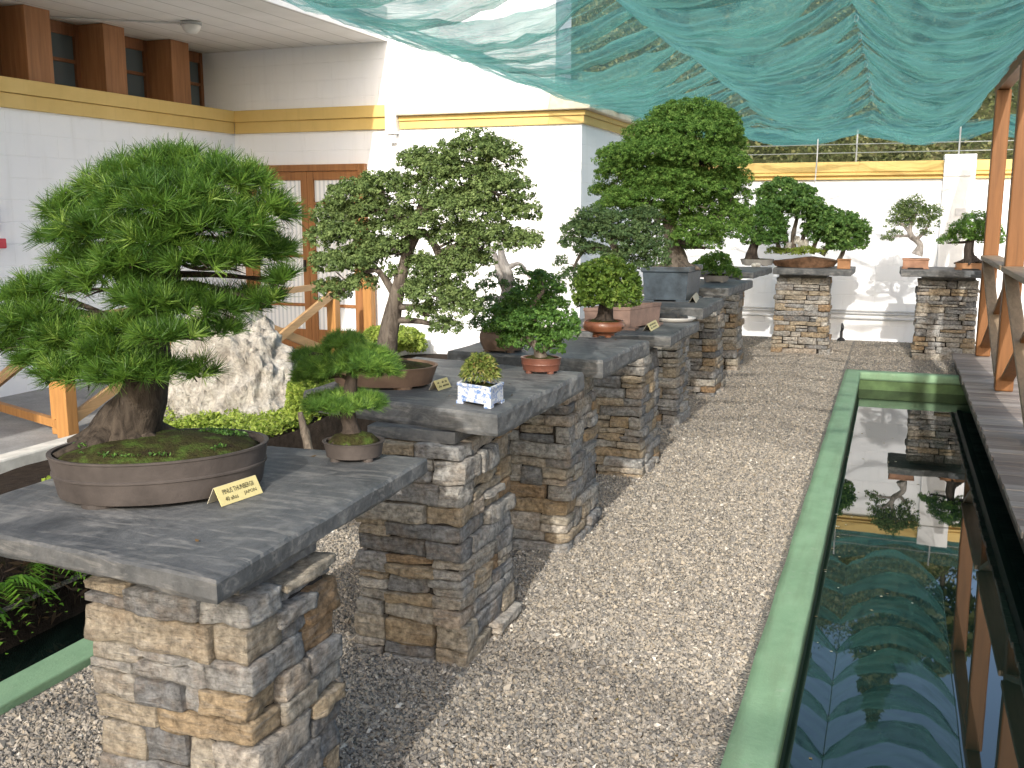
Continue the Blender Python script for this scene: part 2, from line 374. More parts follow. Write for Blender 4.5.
M = dict(
 white=m_white(), soffit=m_soffit(), yellow=m_yellow(), stone=m_stone(), slate=m_slate(), gravel=m_gravel(), pebble=m_pebble(),
 net=m_net(), water=m_water(), curtain=m_curtain(), rockface=m_rockface(), moss=m_moss(), concrete=m_concrete(), green=m_green(), deck=m_deck(),
 bluewhite=m_bluewhite(), hill=m_hill(),
 sunlit_yellow=m_plain('sunlit_yellow_paint', (.70, .62, .48), .6), whitep=m_plain('white_paint', (.78, .78, .78), .5, mott=.05),  # fascia colour: yellow paint with its overexposed sunlit tone put into the colour
 kerb=m_plain('kerb_concrete', (.60, .58, .53), .8, mott=.2, scale=8),
 timber=m_wood('orange_timber', (.195, .085, .030)), timber_y=m_wood('orange_timber_along', (.22, .10, .036), 1), oldwood=m_wood('weathered_rail', (.26, .19, .125), 1), fin=m_wood('dark_red_timber', (.37, .175, .08)), frame=m_wood('window_timber', (.24, .10, .045)),
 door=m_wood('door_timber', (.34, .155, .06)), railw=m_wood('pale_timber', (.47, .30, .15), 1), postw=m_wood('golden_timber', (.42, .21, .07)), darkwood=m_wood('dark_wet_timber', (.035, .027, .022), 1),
 pane=m_glass('grey_pane', (.10, .125, .135)), soil=m_plain('dark_soil', (.035, .026, .02), .95, .1, .4, 20, .01), mortar=m_plain('dark_mortar', (.035, .032, .03), .95, .1),  # mortar: one even dark tone for pillar cores and pond wall
 pot_brown=m_plain('unglazed_brown_clay', (.062, .052, .047), .65, .3, .3, 9), pot_tan=m_plain('unglazed_tan_clay', (.15, .10, .07), .7, .25, .25, 10), pot_red=m_plain('red_brown_glaze', (.13, .050, .032), .35, .5, .25, 18), pot_pink=m_plain('rose_brown_clay', (.25, .165, .13), .6, .3, .2, 15),
 pot_blue=m_plain('mottled_blue_glaze', (.055, .075, .095), .35, .5, .35, 14), pot_terra=m_plain('terracotta', (.36, .20, .13), .7, .25, .2, 15), pot_orange=m_plain('orange_clay', (.34, .175, .085), .7, .25, .15, 15), pot_grey=m_plain('grey_clay', (.22, .21, .195), .7, .3, .2, 15), plate=m_plain('pale_glaze', (.58, .57, .55), .35, .5, .08, 20), tray=m_plain('brown_rock_tray', (.15, .085, .05), .85, .2, .5, 12, .006),
 darkstone=m_plain('dark_viewing_stone', (.05, .05, .05), .6, .4, .3, 25, .006),
 brass=m_plain('yellow_engraved_plate', (.62, .53, .24), .35, .5, .05, 40, 0), ink=m_plain('black_ink', (.02, .018, .015), .6, .2, .1, 40, 0), cardback=m_plain('card_back', (.42, .39, .30), .6, .3, .1, 40, 0),
 bark=m_bark('pine_bark', (.075, .06, .047), (.014, .011, .009)), bark_g=m_bark('grey_bark', (.16, .135, .11), (.04, .032, .026)), dead=m_bark('silver_deadwood', (.42, .39, .36), (.16, .14, .13)), bark_d=m_bark('dark_bark', (.07, .055, .045), (.02, .016, .013)),
 metal=m_plain('dull_metal', (.35, .36, .36), .4, .5, .1, 30, 0), dark=m_plain('black_metal', (.02, .02, .022), .5, .4, .1, 30, 0), red=m_plain('red_enamel', (.55, .03, .06), .4, .4, .08, 20, 0), lampglass=m_plain('opal_glass', (.72, .71, .68), .3, .5, .04, 20, 0), pipe=m_plain('painted_pipe', (.60, .60, .60), .5, .4, .08, 20, 0), plaque=m_plain('grey_plaque', (.60, .60, .61), .5, .3, .1, 30, 0), wire=m_plain('wire_steel', (.28, .30, .29), .5, .5, .1, 30, 0),
 L_pine=m_leaf('pine_needles', [(0, (.014, .040, .008)), (.45, (.052, .122, .017)), (.8, (.115, .21, .032)), (1, (.21, .31, .06))], .25),
 L_pine2=m_leaf('small_pine_needles', [(0, (0.045, 0.108, 0.025)), (.5, (0.111, 0.225, 0.041)), (1, (0.247, 0.390, 0.071))], .2),
 L_jun=m_leaf('grey_green_leaves', [(0, (.055, .088, .034)), (.5, (.135, .195, .066)), (1, (.25, .32, .125))], .25, .6, .12),
 L_dome=m_leaf('scale_leaves', [(0, (.040, .095, .022)), (.5, (.125, .24, .05)), (1, (.26, .39, .10))], .3, .6, .12),
 L_blue=m_leaf('blue_green_leaves', [(0, (.040, .075, .034)), (.5, (.088, .145, .058)), (1, (.17, .235, .10))], .22, .6, .12),
 L_bright=m_leaf('bright_leaves', [(0, (.030, .075, .018)), (.5, (.075, .165, .034)), (1, (.16, .28, .06))], .3),
 L_ball=m_leaf('yellow_green_leaves', [(0, (.038, .075, .012)), (.5, (.105, .185, .028)), (1, (.27, .36, .075))], .3),
 L_tuft=m_leaf('tufted_leaves', [(0, (.05, .08, .02)), (.45, (.14, .19, .04)), (.8, (.30, .30, .10)), (1, (.22, .11, .05))], .3),
 L_lime=m_leaf('lime_groundcover', [(0, (.10, .16, .02)), (.5, (.26, .35, .06)), (1, (.46, .52, .13))], .35),
 L_fern=m_leaf('fern_fronds', [(0, (.03, .08, .015)), (.5, (.08, .20, .02)), (1, (.17, .32, .04))], .4),
 L_forest=m_leaf('dark_glossy_leaves', [(0, (.032, .080, .020)), (.5, (.092, .185, .042)), (1, (.21, .33, .09))], .25),
 L_hill=m_leaf('hill_foliage', [(0, (.03, .042, .016)), (.5, (.10, .115, .04)), (1, (.21, .19, .085))], .2),
)

# ------------------------------------------------------------------ light
w = bpy.data.worlds.new('World'); scene.world = w; w.use_nodes = True
nt = w.node_tree; bg = nt.nodes['Background']; sky = nt.nodes.new('ShaderNodeTexSky'); sky.sky_type = 'NISHITA'; sky.sun_disc = False
SUN = Vector((.11, -1, .53)).normalized()
sky.sun_elevation = math.asin(SUN.z); sky.sun_rotation = math.atan2(SUN.x, SUN.y)
sky.air_density = 1.0; sky.dust_density = 3.0
nt.links.new(sky.outputs[0], bg.inputs[0]); bg.inputs[1].default_value = .32
sl = bpy.data.lights.new('sun', 'SUN'); sl.energy = 4.6; sl.angle = R(.6); sl.color = (1, .95, .87)
so = bpy.data.objects.new('sun', sl); COL.objects.link(so); so.rotation_euler = SUN.to_track_quat('Z', 'Y').to_euler(); so.location = (2, -8, 8)
scene.view_settings.view_transform = 'Standard'; scene.view_settings.look = 'None'; scene.view_settings.exposure = 0
scene.render.engine = 'CYCLES'; scene.cycles.use_denoising = True; scene.cycles.max_bounces = 8; scene.cycles.transparent_max_bounces = 12

# ------------------------------------------------------------------ ground, paths, pools
PX0, PX1, PY0, PY1 = -.40, 2.2, -1.0, 11.15     # big pool, outer limits
QX0, QX1, QY0, QY1 = -3.48, -2.76, -1.0, 8.6      # narrow pond on the left
xs = [-400, QX0, QX1, PX0, PX1, 400]; ys = [-300, -1.0, 8.6, 11.15, 600]
mb = MB()
for i in range(5):
    for j in range(4):
        if i == 3 and j in (1, 2): continue
        if i == 1 and j == 1: continue
        mb.add([(xs[i], ys[j], 0), (xs[i+1], ys[j], 0), (xs[i+1], ys[j+1], 0), (xs[i], ys[j+1], 0)], [(0,1,2,3)])
struct(build('gravel_ground', mb, M['gravel']))

def ico():
    t = (1+5**.5)/2
    V = np.array([(-1,t,0),(1,t,0),(-1,-t,0),(1,-t,0),(0,-1,t),(0,1,t),(0,-1,-t),(0,1,-t),(t,0,-1),(t,0,1),(-t,0,-1),(-t,0,1)])/math.hypot(1, t)
    F = np.array([(0,11,5),(0,5,1),(0,1,7),(0,7,10),(0,10,11),(1,5,9),(5,11,4),(11,10,2),(10,7,6),(7,1,8),(3,9,4),(3,4,2),(3,2,6),(3,6,8),(3,8,9),(4,9,5),(2,4,11),(6,2,10),(8,6,7),(9,8,1)])
    return V, F
IV, IF = ico()
OV = np.array([(1,0,0),(-1,0,0),(0,1,0),(0,-1,0),(0,0,1),(0,0,-1.)]); OF = np.array([(0,2,4),(2,1,4),(1,3,4),(3,0,4),(2,0,5),(1,2,5),(3,1,5),(0,3,5)])
def pebbles(n, x0, x1, yf):
    mb = MB(); y = yf(RNG.random(n)); x = RNG.uniform(x0, x1, n)
    s = RNG.gamma(6, .00088, n)[:, None]*np.stack([RNG.uniform(.8, 1.5, n), RNG.uniform(.7, 1.1, n), RNG.uniform(.5, .9, n)], 1)
    a = RNG.uniform(0, 6.28, n); b = RNG.normal(0, .5, n); V = OV[None]*s[:, None, :]*(1+RNG.normal(0, .2, (n, 6, 1))) + RNG.normal(0, .18, (n, 6, 3))*s[:, None, :1]
    X1 = V[..., 0]*np.cos(b)[:, None] - V[..., 2]*np.sin(b)[:, None]; Z1 = V[..., 0]*np.sin(b)[:, None] + V[..., 2]*np.cos(b)[:, None]
    ca, sa = np.cos(a)[:, None], np.sin(a)[:, None]
    X = X1*ca - V[..., 1]*sa; Yy = X1*sa + V[..., 1]*ca
    P = np.stack([X + x[:, None], Yy + y[:, None], Z1 + (s[:, 2]*.5)[:, None] + RNG.uniform(0, .004, n)[:, None]], -1).reshape(-1, 3)
    F = (OF[None] + (np.arange(n)*6)[:, None, None]).reshape(-1, 3)
    mb.add(P, F, np.repeat(np.clip(RNG.beta(1.6, 1.7, n), 0, 1), 6)); return mb
mbp = pebbles(400000, -2.74, -.43, lambda r: 1.7 + 12.2*r**1.55)
mbq = pebbles(24000, PX0, 2.0, lambda r: 11.2 + 2.75*r); mbp.add(mbq.V[0], mbq.F[0], mbq.A[0])
struct(build('gravel_stones', mbp, M['pebble']), 'stuff')

# big pool
t = thing('garden_pool', 'long garden pool edged with flat green painted coping beside the timber deck', 'pool', (PX0, 5, 0))
CW = .155
mb = MB(); rock(mb, (PX0+CW/2, (PY0+PY1-CW)/2, -.0075), (CW/2, (PY1-CW-PY0)/2, .0425), r=.006, amp=.0028, f=7, seed=4, grid=(4, 260, 3))
build('coping', mb, M['green'], t, smooth=True)
mb = MB(); rock(mb, ((PX0+PX1)/2, PY1-CW/2, -.0075), ((PX1-PX0)/2, CW/2, .0425), r=.006, amp=.0028, f=7, seed=6, grid=(60, 4, 3))
build('coping', mb, M['green'], t, smooth=True)
mb = MB()
box(mb, PX0+.003, PX0+CW-.012, PY0, PY1-CW-.01, -1.0, -.052); box(mb, PX0+CW-.01, PX1, PY1-CW+.012, PY1-.003, -1.0, -.052)
box(mb, PX1-.1, PX1, PY0, PY1-CW-.003, -1.0, -.06); box(mb, PX0, PX1, PY0-.1, PY0-.003, -1.0, -.052)
build('basin_wall', mb, m_plain('slimy_green_wall', (.09, .155, .06), .6, .3, .35, 6), t)
mb = MB(); mb.add([(PX0+.05, PY0, -.15), (PX1-.05, PY0, -.15), (PX1-.05, PY1-.08, -.15), (PX0+.05, PY1-.08, -.15)], [(0,1,2,3)])
struct(build('pool_water', mb, M['water']))
# left pond
t = thing('narrow_pond', 'narrow dark pond with pale green coping below the first stone stand', 'pond', (QX1, 3, 0))
mb = MB(); box(mb, QX1-.15, QX1, QY0, QY1, -.05, .035); box(mb, QX0, QX1-.152, QY1-.15, QY1, -.05, .034)
build('coping', mb, M['green'], t, bevel=.008)
mb = MB(); box(mb, QX1-.14, QX1-.003, QY0, QY1-.003, -.9, -.052); build('basin_wall', mb, M['mortar'], t)
mb = MB(); mb.add([(QX0-.3, QY0, -.19), (QX1-.1, QY0, -.19), (QX1-.1, QY1, -.19), (QX0-.3, QY1, -.19)], [(0,1,2,3)])
struct(build('pond_water', mb, M['water']))

# planted bank, pavement, kerb
nx, ny = 40, 120; X = np.linspace(-5.27, QX0, nx); Yy = np.linspace(-1, 10.4, ny)
gx, gy = np.meshgrid(X, Yy); P = np.stack([gx.ravel(), gy.ravel(), np.zeros(nx*ny)], 1)
tt = (P[:, 0]-X[0])/(X[-1]-X[0])
P[:, 2] = .05 + .30*np.clip(tt, 0, 1)**1.6*(1-np.clip((P[:,1]-6)/5, 0, .8)) + .03*snoise(P, 3, 5)
P[tt > .985, 2] = -.5
P[:, 0] += np.where(tt > .93, .05*snoise(P, 6, 9), 0)
F = np.array([(j*nx+i, j*nx+i+1, (j+1)*nx+i+1, (j+1)*nx+i) for j in range(ny-1) for i in range(nx-1)])
BANK = P.copy()
mb = MB(); mb.add(P, F); struct(build('garden_bank', mb, M['soil'], smooth=True))
def bank_z(x, y):
    return BANK[np.argmin((BANK[:, 0]-x)**2+(BANK[:, 1]-y)**2), 2]
mb = MB(); mb.add([(-7.6, -8, .012), (-5.40, -8, .012), (-5.40, 10.5, .012), (-7.6, 10.5, .012)], [(0,1,2,3)]); struct(build('pavement', mb, M['concrete']))
mb = MB(); box(mb, -5.40, -5.26, -8, 10.45, -.05, .13); struct(build('kerb', mb, M['kerb'], bevel=.015))

# ------------------------------------------------------------------ building
B = thing('garden_building', 'white painted building with yellow bands, timber clerestory windows and glazed doors', 'building', (-7.6, 10.5, 0))
LX, WY, CXR = -7.59, 10.5, -3.18
mb = MB(); box(mb, -8.1, LX, -8, WY+.3, 0, 2.64); box(mb, LX+.002, CXR, WY, WY+.3, 0, 2.64); box(mb, CXR-.3, CXR-.002, WY+.302, 14.0, 0, 2.64)
build('wall', mb, M['white'], B)
mb = MB(); box(mb, -8.3, -8.02, -8, WY-.002, 2.642, 3.58); box(mb, -8.3, -3.48, WY+.004, WY+.55, 2.642, 7.0)
build('upper_wall', mb, M['white'], B)
mb = MB(); box(mb, -9, -5.47, -8, WY+.002, 3.584, 3.95); build('roof', mb, M['soffit'], B)
mb = MB()
box(mb, -8.02, LX+.075, -8, WY-.075, 2.752, 2.885); box(mb, LX+.001, LX+.045, -8, WY-.045, 2.62, 2.75)
box(mb, -8.02, -5.48, WY-.075, WY+.003, 2.753, 2.886); box(mb, LX+.046, -5.48, WY-.045, WY-.001, 2.62, 2.7515)
build('cornice', mb, M['yellow'], B, bevel=.006)
mb = MB(); box(mb, -5.33, CXR+.03, WY-.03, WY-.001, 2.615, 2.70); box(mb, CXR+.001, CXR+.03, WY, 14, 2.615, 2.70); box(mb, -5.33, CXR+.05, WY-.05, WY+.003, 2.702, 2.755); box(mb, CXR+.001, CXR+.05, WY+.004, 14, 2.702, 2.755)
build('cornice', mb, M['yellow'], B, bevel=.005)
mb = MB(); box(mb, -5.33, CXR+.12, WY-.12, 14.2, 2.758, 2.94); build('parapet', mb, M['sunlit_yellow'], B, bevel=.01)
mb = MB(); box(mb, -5.475, -5.335, WY-.10, WY-.001, 2.56, 3.0); box(mb, -5.44, -5.37, WY-.07, WY-.001, 2.46, 2.558); build('pilaster', mb, M['whitep'], B, bevel=.006)
# clerestory windows and fins
fy = [5.9, 6.62, 7.47, 8.47, 9.5]
for y in fy[1:]:
    mb = MB(); box(mb, -8.02, -7.65, y, y+.31, 2.888, 3.582); build('timber_fin', mb, M['fin'], B, bevel=.006)
for a, b in ((6.93, 7.47), (7.78, 8.47), (8.78, 9.5), (9.81, 10.47)):
    f = MB()
    for z0, z1 in ((2.89, 2.96), (3.19, 3.225), (3.46, 3.58)): box(f, -8.02, -7.975, a+.055, b-.055, z0, z1)
    box(f, -8.02, -7.97, a+.002, a+.054, 2.89, 3.58); box(f, -8.02, -7.97, b-.054, b-.002, 2.89, 3.58)
    wo = build('window', f, M['frame'], B, bevel=.004)
    g = MB(); box(g, -8.015, -8.0, a+.06, b-.06, 2.95, 3.47); build('pane', g, M['pane'], wo)
# glazed double door
def door_leaf(x0, x1, name):
    f = MB(); y0, y1 = WY-.05, WY-.004; st = .085
    box(f, x0, x0+st, y0, y1, .03, 2.16); box(f, x1-st, x1, y0, y1, .03, 2.16)
    zs = [(.03, .28), (.56, .595), (1.15, 1.185), (1.77, 1.805), (2.06, 2.16)]
    for a, b in zs: box(f, x0+st+.001, x1-st-.001, y0+.004, y1, a, b)
    d = build(name, f, M['door'], B, bevel=.004)
    for (a, b), (c, e) in zip(zs[:-1], zs[1:]):
        g = MB(); box(g, x0+st+.002, x1-st-.002, y1-.02, y1-.01, b+.001, c-.001); build('pane', g, M['curtain'], d)
    return d
d = door_leaf(-7.36, -6.56, 'door'); d2 = door_leaf(-6.555, -5.86, 'door')
h = MB(); box(h, -6.62, -6.60, WY-.09, WY-.051, .98, 1.12); build('handle', h, M['dark'], d)
f = MB(); box(f, -7.46, -7.362, WY-.07, WY-.001, .012, 2.24); box(f, -5.858, -5.77, WY-.07, WY-.001, .012, 2.24); box(f, -7.361, -5.859, WY-.07, WY-.001, 2.163, 2.24)
build('door_frame', f, M['door'], B, bevel=.004)

# ceiling lamp + conduit
p = az(191, 22, 3.58)
t = thing('ceiling_lamp', 'round opal ceiling lamp under the white soffit', 'lamp', (p[0], p[1], 3.58))
mb = MB(); oval(mb, p[0], p[1], [(.85, -.03), (1, -.03), (1, .003)], .105, .105, 0, 24, z0=3.58); build('base', mb, M['metal'], t, True)
mb = MB(); oval(mb, p[0], p[1], [(.15, -.115), (.5, -.108), (.8, -.08), (.95, -.045), (.95, -.028)], .1, .1, 0, 24, z0=3.58); build('lamp_glass', mb, M['lampglass'], t, True)
mb = MB(); tube(mb, [(p[0]-.1, p[1], 3.57), (-7.2, p[1]-.25, 3.57), (-7.95, p[1]-.8, 3.57)], [.009]*3, 6); tag(build('cable_conduit', mb, M['pipe']), 'thin conduit running across the soffit to the ceiling lamp', 'conduit')
# red fixture of unidentified use at the left edge
p = ay(-2, 225, 5.6); q = az(0, 0, 0)
xw = LX+.003; pr_ = CP + ray(0, 208)*(xw/ray(0, 208)[0]); py = pr_[1]
mb = MB(); box(mb, xw, xw+.06, py-.6, py-.07, pr_[2]-.2, pr_[2]+.04); box(mb, xw, xw+.09, py-.5, py-.04, pr_[2]-.36, pr_[2]-.27)
tag(build('red_wall_fixture', mb, M['red'], bevel=.01), 'red enamel fixture on the white wall at the far left', 'wall fixture')

# ------------------------------------------------------------------ far wall
FY = 14.0
t = thing('boundary_wall', 'white rear boundary wall with yellow coping and shadows of bonsai', 'wall', (0, FY, 0))
mb = MB(); box(mb, CXR+.002, 14, FY, FY+.25, 0, 2.10); build('wall', mb, M['white'], t)
mb = MB(); box(mb, CXR+.14, 14, FY-.03, FY+.30, 2.20, 2.33); box(mb, CXR+.14, 14, FY-.06, FY+.27, 2.155, 2.175); box(mb, CXR+.14, 14, FY-.05, FY+.27, 2.103, 2.128); box(mb, CXR+.14, 14, FY-.012, FY+.26, 2.1285, 2.1545); box(mb, CXR+.14, 14, FY-.012, FY+.26, 2.1755, 2.1995)
build('coping', mb, M['yellow'], t, bevel=.004)
mb = MB(); box(mb, .53, .90, FY-.075, FY-.002, 0, 2.13); box(mb, .53, .90, FY-.09, FY+.34, 2.131, 2.40); build('pier', mb, M['whitep'], t, bevel=.006)
for z in (.30, .365, .40):
    mb = MB(); tube(mb, [(CXR+.02, FY-.03, z), (.5, FY-.03, z)], [.013, .013], 8, sub=1); build('pipe', mb, M['pipe'], t, True)
p = ay(964, 212, FY-.07)
mb = MB(); box(mb, p[0]-.1, p[0]+.1, FY-.09, FY-.077, p[2]-.045, p[2]+.045); tag(build('wall_plaque', mb, M['plaque']), 'small blank grey plaque high on the white pier', 'plaque')
# tap
p = ay(841, 341, FY-.18)
t = thing('garden_tap', 'small black tap standing at the foot of the white wall', 'tap', (p[0], p[1], 0))
mb = MB(); tube(mb, [(p[0], p[1], 0), (p[0], p[1], .14)], [.02, .018], 8, sub=1); oval(mb, p[0], p[1], [(1, 0), (1, .03), (.5, .05)], .05, .05, 0, 16); build('standpipe', mb, M['dark'], t)
mb = MB(); tube(mb, [(p[0], p[1], .13), (p[0]+.01, p[1]-.02, .19), (p[0], p[1], .24)], [.014, .022, .01], 8); build('spout', mb, M['dark'], t)

# wire fence on the wall
t = thing('wire_fence', 'low wire fence with thin posts on top of the rear wall', 'fence', (0, FY+.2, 2.33))
for x in (-2.3, -1.03+.5, .7, 1.8, 3.4):
    mb = MB(); tube(mb, [(x, FY+.15, 2.325), (x, FY+.15, 2.75)], [.011, .011], 6, sub=1); build('post', mb, M['metal'], t)
for z in (2.45, 2.56):
    mb = MB(); tube(mb, [(CXR, FY+.15, z), (12, FY+.15, z+.01)], [.006, .006], 5, sub=1); build('wire', mb, M['wire'], t)
p0 = ay(815, 182, FY-.08); p1 = ay(818, 139, FY-.25)
mb = MB(); tube(mb, [p0, (p0+p1)/2+np.array([.005, 0, 0]), p1], [.009]*3, 6); tag(build('net_prop', mb, M['pipe']), 'thin white rod propping the edge of the net above the rear wall', 'rod')

# ------------------------------------------------------------------ hillside
nx, ny = 70, 50; X = np.linspace(-110, 130, nx); Yy = np.linspace(16.5, 130, ny)
gx, gy = np.meshgrid(X, Yy); P = np.stack([gx.ravel(), gy.ravel(), np.zeros(nx*ny)], 1)
def hill_h(x, y):
    r = x/np.maximum(y, 1); k = 1 - .62*np.clip((r+.00)/.22, 0, 1)
    hh = np.minimum((y-16)*.52, 17.5)
    return 1.0*np.clip((y-16.5)/2, 0, 1) + hh*k
P[:, 2] = hill_h(P[:, 0], P[:, 1]) + .5*snoise(P, .25, 3)
P[P[:, 1] < 17, 2] = -.1
F = np.array([(j*nx+i, j*nx+i+1, (j+1)*nx+i+1, (j+1)*nx+i) for j in range(ny-1) for i in range(nx-1)])
mb = MB(); mb.add(P, F); struct(build('hillside', mb, M['hill'], smooth=True))

def leaf_quads(C, N, L, W, var, rng, fold=.0):
    """diamond leaves: centres C, normals N"""
    n = len(C); a = rng.normal(size=(n, 3)); N = N/(np.linalg.norm(N, axis=1)[:, None]+1e-9)
    T = np.cross(N, a); T /= np.linalg.norm(T, axis=1)[:, None]+1e-9; S = np.cross(N, T)
    L = np.broadcast_to(L, (n,))[:, None]; W = np.broadcast_to(W, (n,))[:, None]
    V = np.stack([C - T*L*.5, C + S*W*.5 - N*fold*W, C + T*L*.5, C - S*W*.5 - N*fold*W], 1).reshape(-1, 3)
    F = np.arange(n*4).reshape(n, 4)
    return V, F, np.repeat(var, 4)
n = 150000
y = 18.5 + 42*RNG.random(n)**1.5; x = RNG.uniform(-.75, .75, n)*y
C = np.stack([x, y, hill_h(x, y) + RNG.uniform(-.2, 1.3, n)*(.4+.6*(snoise(np.stack([x, y, x*0], 1), .5, 8) > 0))], 1)
Nn = RNG.normal(size=(n, 3)) + np.array([0, -.7, .7])
clump = .5 + .35*snoise(C, .6, 4, 2)
mb = MB(); mb.add(*leaf_quads(C, Nn, RNG.uniform(.04, .13, n)*(.5+y/40), RNG.uniform(.03, .08, n)*(.5+y/40), np.clip(clump + RNG.normal(0, .2, n), 0, 1), RNG))
struct(build('hillside_scrub', mb, M['L_hill']), 'stuff')
def hill_tree(x, y, h, r, conif, label, name):
    z = float(hill_h(np.array([x]), np.array([y]))[0]) - .3
    t = thing(name, label, 'tree', (x, y, z), 'trees on the hillside beyond the wall')
    mb = MB(); tube(mb, [(x, y, z), (x+.1, y, z+h*.5), (x, y, z+h*.95)], [h*.03, h*.018, h*.004], 7); build('trunk', mb, M['bark_d'], t)
    k = 2200; u = RNG.random(k); th = RNG.uniform(0, 6.28, k)
    if conif:
        zz = .1 + .9*u**1.25; rr = r*(1-zz)**.8*np.sqrt(RNG.random(k))*(1+.25*np.sin(zz*40)); C = np.stack([x+rr*np.cos(th), y+rr*np.sin(th), z+h*zz], 1)
    else:
        cc = RNG.normal(size=(9, 3))*np.array([r*.45, r*.45, h*.16]) + np.array([x, y, z+h*.65]); D = RNG.normal(size=(k, 3)); D /= np.linalg.norm(D, axis=1)[:, None]
        C = cc[RNG.integers(0, 9, k)] + D*RNG.uniform(.6, 1, (k, 1))*r*.5
    mb = MB(); mb.add(*leaf_quads(C, RNG.normal(size=(k, 3))+np.array([0, 0, .6]), RNG.uniform(.3, .7, k), RNG.uniform(.15, .35, k), np.clip(RNG.normal(.35, .22, k), 0, 1), RNG)); build('crown', mb, M['L_hill'], t)
hill_tree(.4, 46, 5.5, 1.3, True, 'tall pointed conifer on the ridge above the rear wall', 'conifer')
for x, y, h, r, lb in ((-6, 45, 4, 2.4, 'broad dark tree on the ridge left of the pointed conifer'), (2.6, 42, 4.2, 2.0, 'broad tree on the ridge just right of the pointed conifer'), (-13, 44, 4.5, 2.6, 'broad tree on the ridge behind the building corner'), (6, 33, 4, 1.9, 'low round tree on the lower slope to the right'), (9.5, 36, 5, 2.4, 'larger round tree on the slope at the far right')):
    hill_tree(x, y, h, r, False, lb, 'hill_tree')

# ------------------------------------------------------------------ shade net
WX = [-3.46, -1.68, -.33, .88]; NZ = 3.02
NY0, NY1, ROW = 2.0, 13.75, .78
def net_mesh(wx, y0, y1, row, nz, sag, seed, nsx=20, nsy=26, fall=.0, end=0):
    rng = np.random.default_rng(seed); rows = int(round((y1-y0)/row)); A = []; P = []; nxx = (len(wx)-1)*nsx+1
    jit = rng.uniform(-.10, .10, (rows+1, nxx//6+2))
    dep = rng.uniform(.75, 1.3, (rows, len(wx)-1))
    Yl = []
    for r in range(rows):
        for k in range(nsy): Yl.append((r, k/nsy))
    Yl.append((rows-1, .9999))
    for (r, tv) in Yl:
        for i in range(nxx):
            b = min(i//nsx, len(wx)-2); s = i/nsx - b
            x = wx[b] + (wx[b+1]-wx[b])*s
            hump = 4*s*(1-s)
            jr0 = np.interp(i/6, np.arange(jit.shape[1]), jit[r]); jr1 = np.interp(i/6, np.arange(jit.shape[1]), jit[r+1])
            y = y0 + row*(r+tv*(1+.30*(.45+.55*hump))) + jr0*(1-tv) + jr1*tv + row*.15*hump*tv
            d = dep[r, b]
            prof = tv**.8*(1-tv)**.22*1.55
            z = nz - sag[b]*hump - (.05 + .095*hump)*d*prof - fall*(y-y0)
            if end:
                e = min(1, max(0, (y-(y1-2.4))/2.4)); e = e*e*(3-2*e)
                z -= end*e*(1-.75*hump)*min(1, max(0, (wx[-1]-x)/.7))*min(1, max(.25, (x-wx[0])/1.2))
            z += .012*math.sin(x*9 + r*1.7 + 5*tv) + .007*math.sin(x*23 - r*2.1 + 3*tv) + .012*math.sin(x*5 + y*31) + .010*math.sin(x*3-y*53+r)*(.4+.6*math.sin(x*1.7+r)**2)
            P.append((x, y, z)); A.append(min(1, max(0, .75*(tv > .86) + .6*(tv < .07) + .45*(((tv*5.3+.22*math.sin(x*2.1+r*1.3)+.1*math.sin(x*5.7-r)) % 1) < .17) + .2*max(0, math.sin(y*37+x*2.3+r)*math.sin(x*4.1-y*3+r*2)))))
    P = np.array(P); n = len(Yl)
    F = np.array([(j*nxx+i, j*nxx+i+1, (j+1)*nxx+i+1, (j+1)*nxx+i) for j in range(n-1) for i in range(nxx-1)])
    mb = MB(); mb.add(P, F, np.array(A)); return mb
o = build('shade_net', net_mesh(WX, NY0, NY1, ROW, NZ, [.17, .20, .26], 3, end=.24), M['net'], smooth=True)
tag(o, 'sagging teal shade net pleated over the stands and pool', 'shade net')
build('unseen_shade_panel', net_mesh(WX, -4.6, -2.2, .8, NZ, [.17, .20, .26], 8), M['net'], o, smooth=True)  # unseen net panel added behind the camera to shade the near gravel
for wx_ in WX[1:3]:
    for r in range(6, 15):
        y = NY0 + ROW*r; th = np.linspace(0, 2*math.pi, 13)
        ring = [(wx_ + .012*math.sin(a), y+.008*math.sin(a*2), NZ-.012-.024*(1-math.cos(a))) for a in th]
        mb = MB(); tube(mb, ring, [.002]*13, 5, sub=1); build('tie', mb, M['wire'], o)
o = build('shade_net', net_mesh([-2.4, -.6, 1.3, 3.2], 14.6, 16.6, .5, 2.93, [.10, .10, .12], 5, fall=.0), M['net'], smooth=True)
tag(o, 'second lower teal net seen beyond the rear wall', 'shade net')
for x, lb in zip(WX, ('left edge of the teal net', 'second wire from the building under the net', 'wire above the gravel path holding the net crest', 'wire along the timber beam at the net edge')):
    mb = MB(); tube(mb, [(x, NY0-.2, NZ+.012), (x, 14.1, NZ+.012)], [.005, .005], 6, sub=1)
    tag(build('support_wire', mb, M['wire']), 'thin steel wire: ' + lb, 'wire', 'wires carrying the shade net')

